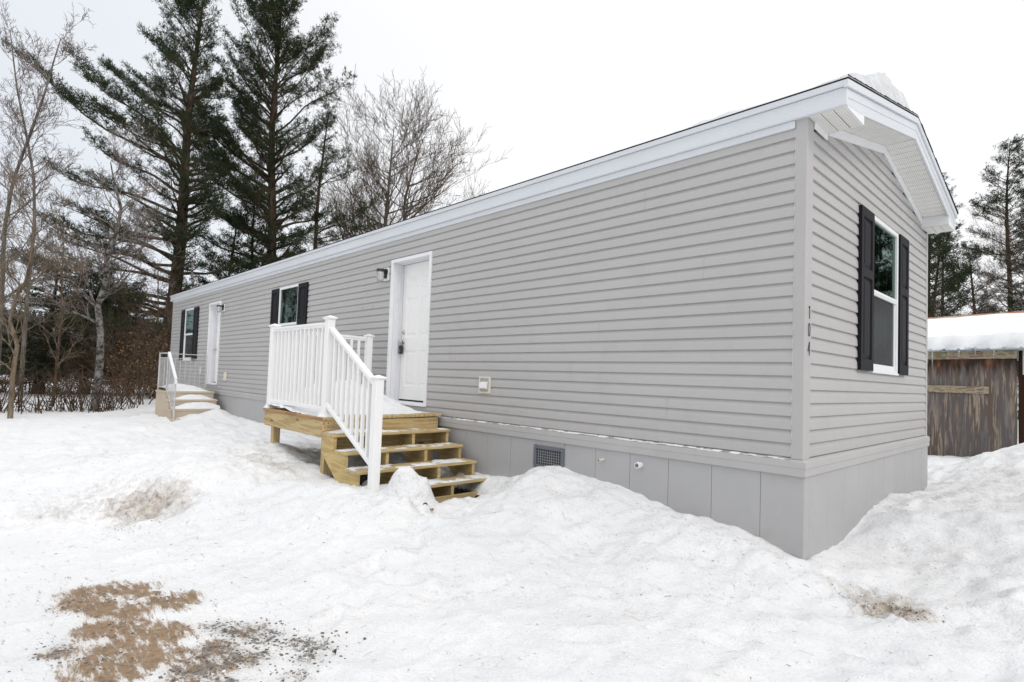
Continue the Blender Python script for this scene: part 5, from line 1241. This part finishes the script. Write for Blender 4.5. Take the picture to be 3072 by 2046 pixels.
bmC = path_tree(14, [(-12, 1265), (2, 980), (8, 700), (22, 560), (60, 430), (112, 290), (140, 180), (152, 110)], 16, .062, 24, 2.0, 40, ('bark_grey', 'twig_pale'), 4, .13, .6, .30)
plant('birch_tree', 'pale slender birch leaning right at the left edge', 'tree', bmC, ground_at(-12, 16), YAW, 1.0)
bmD = path_tree(19, [(288, 1240), (300, 1100), (306, 1010), (300, 950), (290, 915), (312, 850), (318, 770), (345, 690), (352, 620), (330, 540), (322, 480)], 17.5, .115, 24, 2.5, 38, ('bark_birch', 'twig_pale'), 4, .14, .65, .38)
plant('birch_tree', 'birch with a kinked mottled trunk in front of the left pine', 'tree', bmD, ground_at(288, 17.5), YAW, 1.0)
plant('birch_tree', 'tall pale birch whose twigs fill the top left corner', 'tree', bmC, ground_at(70, 20), YAW + 3.3, (1.0, 1.0, 1.22))
bmF = path_tree(29, [(45, 1265), (48, 1130), (52, 1040), (28, 968), (48, 900), (75, 850), (84, 760), (95, 640)], 14.5, .052, 22, 2.0, 42, ('twig_tan', 'twig_tan'), 4, .15, .65, .3)
plant('bare_tree', 'small tan-barked tree with a crooked stem at the left edge', 'tree', bmF, ground_at(45, 14.5), YAW, 1.0)
bmE = path_tree(27, [(170, 1240), (176, 1000), (168, 900), (180, 760), (190, 640)], 19, .05, 20, 2.0, 42, ('twig_brown', 'twig_tan'), 3, .15, .6, .25)
plant('bare_tree', 'small leafless sapling left of the kinked birch', 'tree', bmE, ground_at(170, 19), 3.0, .85)
plant('bare_tree', 'leafless sapling close behind the far corner of the home', 'tree', bmE, ground_at(455, 25), 4.4, .9)
plant('birch_tree', 'thin white birch behind the shed between two pines', 'tree', bmC, ground_at(2925, 27), YAW + .3, (.8, .8, .62))
plant('birch_tree', 'thin pale birch between the gable corner and the shed pines', 'tree', bmC, ground_at(2865, 25), YAW + 3.3, (.6, .6, .48))
plant('bare_tree', 'leafless tree tangled into the pine at the right edge', 'tree', bmB, ground_at(3075, 33), YAW + 2, (.55, .55, .50))
# grey dead pole above the far eave
pz = ground_at(577, 24); pt = at(578, 778, 24)
mb = MB(); mb.tube([(pz[0], pz[1], pz[2]), (pz[0] + .02, pz[1], 2.5), (pt.x + .03, pt.y, pt.z - .6), (pt.x, pt.y, pt.z)], [.06, .055, .05, .035], 8)
sg = thing('dead_tree', 'grey broken dead trunk poking above the far roof corner', 'tree', pz); mb.build('trunk', M_['bark_birch'], sg, smooth=True); MB().tube([(pt.x, pt.y, pt.z - .9), (pt.x + .15, pt.y + .1, pt.z - .75)], [.02, .008], 5).build('broken_limb', M_['bark_grey'], sg)

# brush along the edge of the bank
sh = [bare_meshes(50 + i, 3.0 + .3 * i, .022, 2, .65, 5, ('twig_brown', 'twig_brown') if i % 2 else ('twig_tan', 'twig_brown'), upk=.12, stems=6, clear=.26, wob=.22, twig=.8, decay=.74) for i in range(4)]
rgl = np.random.default_rng(3)
lc = []
for _ in range(260):
    a = rgl.uniform(0, 6.28); r = 1.5 * math.sqrt(rgl.random()); lc.append((r * math.cos(a), r * math.sin(a), rgl.uniform(.4, 3.0)))
leaf_me = tuft_mesh('dead_leaves', lc, rgl.normal(0, 1, (260, 3)), rgl, 2, .10, .06, .8); leaf_me.materials.append(M_['dead_leaf'])
rb = random.Random(12)
for i in range(13):
    u = -40 + 540 * (i + rb.random()) / 13; dep = rb.uniform(21, 34)
    p = ground_at(u, dep); r = plant('bare_shrub', 'tangled leafless brown shrub in the brush beyond the snow bank', 'shrub', sh[i % 4], p, rb.uniform(0, 6), rb.uniform(.8, 1.25), 'leafless shrubs in the brush')
for i, (u, dep, sc) in enumerate(((415, 24.5, .8), (462, 25.5, 1.0), (495, 27, 1.1))):
    plant('leafy_shrub', 'shrub still holding russet dead leaves beside the far corner of the home', 'shrub', sh[i % 4], ground_at(u, dep), i * 1.7, sc, 'shrubs with russet dead leaves', leaf_me)
for i, (u, dep) in enumerate(((2790, 20), (2850, 21.5), (2905, 20.5), (2960, 23), (3040, 24), (2830, 24))):
    plant('bare_shrub', 'leafless shrub behind the ridge of the shed', 'shrub', sh[i % 4], ground_at(u, dep), i * 1.3, 1.35, 'leafless shrubs behind the shed')
for i, (u, dep, lb_, sc) in enumerate(((120, 26, 'spreading low pine with dark boughs left of the kinked birch', (1.7, 1.7, .62)), (262, 28, 'spreading low pine directly behind the kinked birch', (1.7, 1.7, .68)), (395, 29, 'spreading low pine between the kinked birch and the home', (1.4, 1.4, .62)), (345, 36, 'farther dark pine seen through the gaps of the brush', (1.5, 1.5, .7)))):
    plant('pine_tree', lb_, 'tree', pmS, ground_at(u, dep), i * 1.9 + .5, sc)
# trees across the lane, seen as reflections in the window panes
for i, (x, y, m_, s) in enumerate(((7.0, 25, pmT, .8), (9.5, 26, pmS, 1.3), (5.2, 29, pmS, 1.2), (11, 31, pmT, .9), (7.9, 21, pmS, 1.0), (6.2, 21.5, pmS, .7), (6.6, 24, pmS, 1.15), (8.4, 28, pmS, 1.5), (7.3, 31, pmS, 1.6), (9.6, 35, pmT, 1.1), (8.9, 23.5, pmS, 1.2), (-27, -9, bmB, .7), (-30, -13, bmA, .6), (-33, -9.5, bmE, 1.6), (-24, -8.5, bmE, 1.3), (-36, -14, bmB, .8))):
    plant('pine_tree' if m_ in (pmT, pmS) else 'bare_tree', ('dark pine outside the frame, mirrored in the gable window' if m_ in (pmT, pmS) else 'leafless tree outside the frame, mirrored in the long wall windows'), 'tree', m_, (x, y, H(x, y)), i * 1.1, s, 'pines mirrored in the gable window' if m_ in (pmT, pmS) else 'leafless trees mirrored in the long wall windows')

# distant wooded hill
rf_ = np.random.default_rng(77); N_ = 5200
ang = rf_.uniform(math.radians(92), math.radians(184), N_); dist = 75 + 465 * rf_.random(N_) ** 1.15
fx = 1.5 + np.cos(ang) * dist; fy = -4.5 + np.sin(ang) * dist
fz = height(fx, fy, False) - .5; hh = rf_.uniform(7, 14, N_) * (.55 + .45 * sstep(90, 260, dist)); ww = hh * rf_.uniform(.14, .26, N_)
vs, qs, ts = [], [], []
kk = 7
A_ = np.arange(kk) * 2 * math.pi / kk
V = []; T_ = []
base = 0
for lev, (z0_, z1_, rr) in enumerate(((.12, .55, 1.0), (.38, .80, .75), (.62, 1.0, .5))):
    rad = ww[:, None] * rr * rf_.uniform(.6, 1.2, (N_, kk)); px = fx[:, None] + np.cos(A_)[None] * rad; py = fy[:, None] + np.sin(A_)[None] * rad
    pz_ = (fz + hh * z0_)[:, None] + rf_.uniform(-.06, .06, (N_, kk)) * hh[:, None]
    ring = np.stack([px, py, pz_], -1); apex = np.stack([fx, fy, fz + hh * z1_], -1)[:, None]
    blk = np.concatenate([ring, apex], 1).reshape(-1, 3); b0_ = base + (np.arange(N_) * (kk + 1))[:, None]
    for k_ in range(kk): T_.append(np.concatenate([b0_ + k_, b0_ + (k_ + 1) % kk, b0_ + kk], 1))
    V.append(blk); base += len(blk)
fm = mesh_np('far_forest', np.concatenate(V), None, np.concatenate(T_))
tag(link('far_forest', fm, M_['far_wood']), 'dark wooded hillside far beyond the brush', 'forest', kind='stuff')

M_['litter'] = bark('litter_brown', (0.10, 0.06, 0.035), (0.30, 0.20, 0.12))
# low brush on the slope beyond the bank: nobody could count it
ru = np.random.default_rng(5); n_ = 1500
an = np.radians(ru.uniform(150, 190, n_)); di = 21 + 120 * ru.random(n_) ** 1.5
bx_ = 1.5 + np.cos(an) * di; by_ = -4.5 + np.sin(an) * di
sden = (bx_ + 16.5) * -0.66 + (by_ + 2.2) * -0.75
okk = ((sden > 1.2) | (bx_ < -21.5)) & (fbm(bx_ * .12, by_ * .12, 2, 6) > -.35); bx_, by_ = bx_[okk], by_[okk]; bz_ = height(bx_, by_, False)
k_ = 9; n_ = len(bx_); P0 = np.repeat(np.c_[bx_, by_, bz_ - .1], k_, 0) + ru.normal(0, .25, (n_ * k_, 3)) * np.array([1, 1, 0])
hgt = np.repeat(ru.uniform(.4, 1.7, n_), k_)[:, None]; D1 = np.c_[ru.normal(0, .35, (n_ * k_, 2)), np.ones(n_ * k_)] * hgt * ru.uniform(.4, .7, (n_ * k_, 1))
P1 = P0 + D1; P2 = P1 + np.c_[ru.normal(0, .4, (n_ * k_, 2)), ru.uniform(.2, .9, n_ * k_)] * hgt * .5; P3 = P1 + np.c_[ru.normal(0, .5, (n_ * k_, 2)), ru.uniform(.0, .8, n_ * k_)] * hgt * .5
ra = np.full(n_ * k_, .014)
v, q = tubes_np(np.concatenate([P0, P1, P1]), np.concatenate([P1, P2, P3]), np.concatenate([ra, ra * .7, ra * .7]), np.concatenate([ra * .7, ra * .3, ra * .3]), 3)
tag(link('undergrowth', mesh_np('undergrowth', v, q), M_['twig_brown']), 'low leafless undergrowth covering the slope beyond the snow bank', 'undergrowth', kind='stuff')

# ------------------------------------------------------------------ litter on the snow, stones in the thawed patch
rl = np.random.default_rng(91)
nL = 1500
lx = np.concatenate([rl.uniform(-6.5, 1.6, nL), rl.uniform(0, 1.3, 260), rl.uniform(-3, 0, 240)]); ly = np.concatenate([rl.uniform(-4.2, -.1, nL), rl.uniform(-.6, 5.5, 260), rl.uniform(-1.0, -.1, 240)])
ok = (hollow(lx, ly) < .05); lx, ly = lx[ok], ly[ok]; lz = height(lx, ly)
L = rl.uniform(.006, .030, len(lx)) * np.where(rl.random(len(lx)) < .05, 2.6, 1); a = rl.uniform(0, 6.28, len(lx))
dx_, dy_ = np.cos(a) * L, np.sin(a) * L
z1 = height(lx + dx_, ly + dy_)
rr_ = rl.uniform(.0004, .0009, len(lx)) * np.where(rl.random(len(lx)) < .06, 2.6, 1)
v, q = tubes_np(np.c_[lx, ly, lz + .003], np.c_[lx + dx_, ly + dy_, z1 + rl.uniform(.002, .010, len(lx))], rr_, rr_ * .7, 3)
lm = mesh_np('pine_litter', v, q); tag(link('pine_litter', lm, M_['litter']), 'fallen pine needles and twig bits scattered over the snow', 'litter', kind='stuff')
def stones(name, label, pts, smin, smax, mat, kind='stuff'):
    V = []; T_ = []; b0_ = 0
    ico_v = np.array([(0, 0, 1), (.894, 0, .447), (.276, .851, .447), (-.724, .526, .447), (-.724, -.526, .447), (.276, -.851, .447), (.724, .526, -.447), (-.276, .851, -.447), (-.894, 0, -.447), (-.276, -.851, -.447), (.724, -.526, -.447), (0, 0, -1)])
    ico_f = np.array([(0, 1, 2), (0, 2, 3), (0, 3, 4), (0, 4, 5), (0, 5, 1), (1, 6, 2), (2, 7, 3), (3, 8, 4), (4, 9, 5), (5, 10, 1), (6, 7, 2), (7, 8, 3), (8, 9, 4), (9, 10, 5), (10, 6, 1), (11, 7, 6), (11, 8, 7), (11, 9, 8), (11, 10, 9), (11, 6, 10)])
    for (x, y, z) in pts:
        s = smin + (smax - smin) * rl.random() ** 3; c_ = ico_v * rl.uniform(.7, 1.15, (12, 1)) * np.array([s * rl.uniform(.8, 1.4), s, s * .6]); a_ = rl.uniform(0, 6.28)
        R2 = np.array([[math.cos(a_), -math.sin(a_), 0], [math.sin(a_), math.cos(a_), 0], [0, 0, 1]]); V.append(c_ @ R2.T + np.array([x, y, z])); T_.append(ico_f + b0_); b0_ += 12
    me = mesh_np(name, np.concatenate(V), None, np.concatenate(T_)); return tag(link(name, me, mat), label, 'stones', kind=kind)
M_['stone'] = paint('stones', (.17, .155, .14), .8, .6, 40, .3, 60, .2)
def scat(n, C, r):
    C = np.array(C); k_ = rl.integers(0, len(C), n); x = C[k_, 0] + rl.normal(0, r, n); y = C[k_, 1] + rl.normal(0, r, n); z = height(x, y) + .001; return np.c_[x, y, z]
stones('gravel', 'frozen gravel stones showing through thin ice in the drive', scat(1500, [(-1.81, -3.352), (-1.742, -3.267), (-1.614, -3.241), (-1.631, -3.506), (-1.494, -3.451), (-1.437, -3.591), (-1.463, -3.671), (-1.432, -3.375), (-1.426, -3.135), (-1.335, -3.084), (-1.253, -3.157), (-1.1, -3.3), (-1.9, -3.45), (-2.75, -3.9), (-2.2, -3.8), (-1.75, -3.95), (-2.5, -3.6), (-2.1, -4.1)], .09), .0015, .010, M_['stone'])
hp = np.c_[rl.uniform(-5.1, -3.0, 1600), rl.uniform(-1.55, -.2, 1600)]; hz = height(hp[:, 0], hp[:, 1]); kp = hz < -.80
stones('gravel', 'dark gravel in the hollow beneath the wooden steps', np.c_[hp, hz + .004][kp], .006, .022, paint('dark_stones', (.05, .045, .04), .7, .7, 30, .3, 60, .3))  # coloured darker than the stones in the drive
# crumbs of broken crust on the piles, and soil crumbs in the thawed faces
def crumbs(n, areas):
    a_ = np.array(areas); k_ = rl.integers(0, len(a_), n); x = a_[k_, 0] + rl.normal(0, 1, n) * a_[k_, 2]; y = a_[k_, 1] + rl.normal(0, 1, n) * a_[k_, 3]
    ok = (hollow(x, y) < .1) & ~((x < .06) & (x > -19) & (y > -.05) & (y < 4.2)); x, y = x[ok], y[ok]; return np.c_[x, y, height(x, y) + .001]
stones('snow_crumbs', 'crumbs of broken snow crust lying on the banks', crumbs(1500, [(-4.8, -3.0, .6, .4), (-5.4, -3.5, .6, .4), (-3.4, -2.2, .7, .4), (-3.0, -1.7, .3, .25), (-1.5, -1.0, .8, .5), (.5, -.3, .4, .35), (.6, .8, .3, .8), (.7, 3.0, .4, 1.2), (-5.3, -2.1, .6, .3), (-2.0, -2.4, 1.2, .6), (-.2, -1.6, .8, .6), (-.5, -.35, .5, .12), (-2.6, -.5, .4, .3)]), .002, .013, M_['snow_clean'])
stones('soil_crumbs', 'dark soil and bark crumbs melted out of the dirty bank faces', crumbs(1300, [(.58, -.26, .10, .06), (.46, -.14, .09, .06), (.74, -.27, .07, .05), (-4.72, -3.15, .20, .14), (-4.95, -3.33, .18, .10), (-4.55, -3.38, .25, .12), (-4.9, -1.98, .3, .08)]), .001, .006, M_['bark_pine'])
# broken snow block lying in the hollow and two bits of bark by the bottom step
for (x, y, s, lb_) in ((-4.55, -.95, .10, 'lump of broken snow in the hollow under the steps, nearest the deck'), (-4.15, -.75, .08, 'smaller lump of broken snow in the hollow under the steps')):
    me = bpy.data.meshes.new('snow_block'); import bmesh; bm = bmesh.new(); bmesh.ops.create_icosphere(bm, subdivisions=3, radius=s)
    for v_ in bm.verts: v_.co *= 1 + .22 * float(noise2(v_.co.x * 14 + x, v_.co.y * 14 + v_.co.z * 9, 5)); v_.co.z *= .65
    bm.to_mesh(me); bm.free(); o = link('snow_block', me, M_['snow_clean'], smooth=True); o.location = (x, y, H(x, y) + s * .4); tag(o, lb_, 'snow lump')
for (x, y, a_, L, c, lb_) in ((-2.72, -1.43, .5, .045, 'bark_pine', 'dark curled leaf on the snow at the foot of the wooden steps'), (-2.63, -1.42, -.2, .06, 'dead_leaf', 'tan curled leaf on the snow at the foot of the wooden steps'), (-1.2, -3.05, .2, .02, 'bark_pine', 'dark seed pod on the icy drive'), (.62, -1.55, 1.0, .03, 'dead_leaf', 'brown leaf lying on the snow near the gable corner')):
    mb = MB(); nn = 6
    for i in range(nn + 1):
        f = i / nn; w_ = .014 * math.sin(math.pi * (.1 + .8 * f)); zc = .012 * math.sin(math.pi * f)
        for k_, s_ in ((0, -1), (1, 0), (2, 1)): mb.v.append(((f - .5) * L, s_ * w_, zc + abs(s_) * .010))
    for i in range(nn):
        for k_ in range(2): b0_ = i * 3 + k_; mb.f.append((b0_, b0_ + 1, b0_ + 4, b0_ + 3))
    o = mb.build('fallen_leaf', M_[c], None, fix=False); so_ = o.modifiers.new('thick', 'SOLIDIFY'); so_.thickness = .0015; o.location = (x, y, H(x, y) + .004); o.rotation_euler = (0, 0, a_); tag(o, lb_, 'leaf')
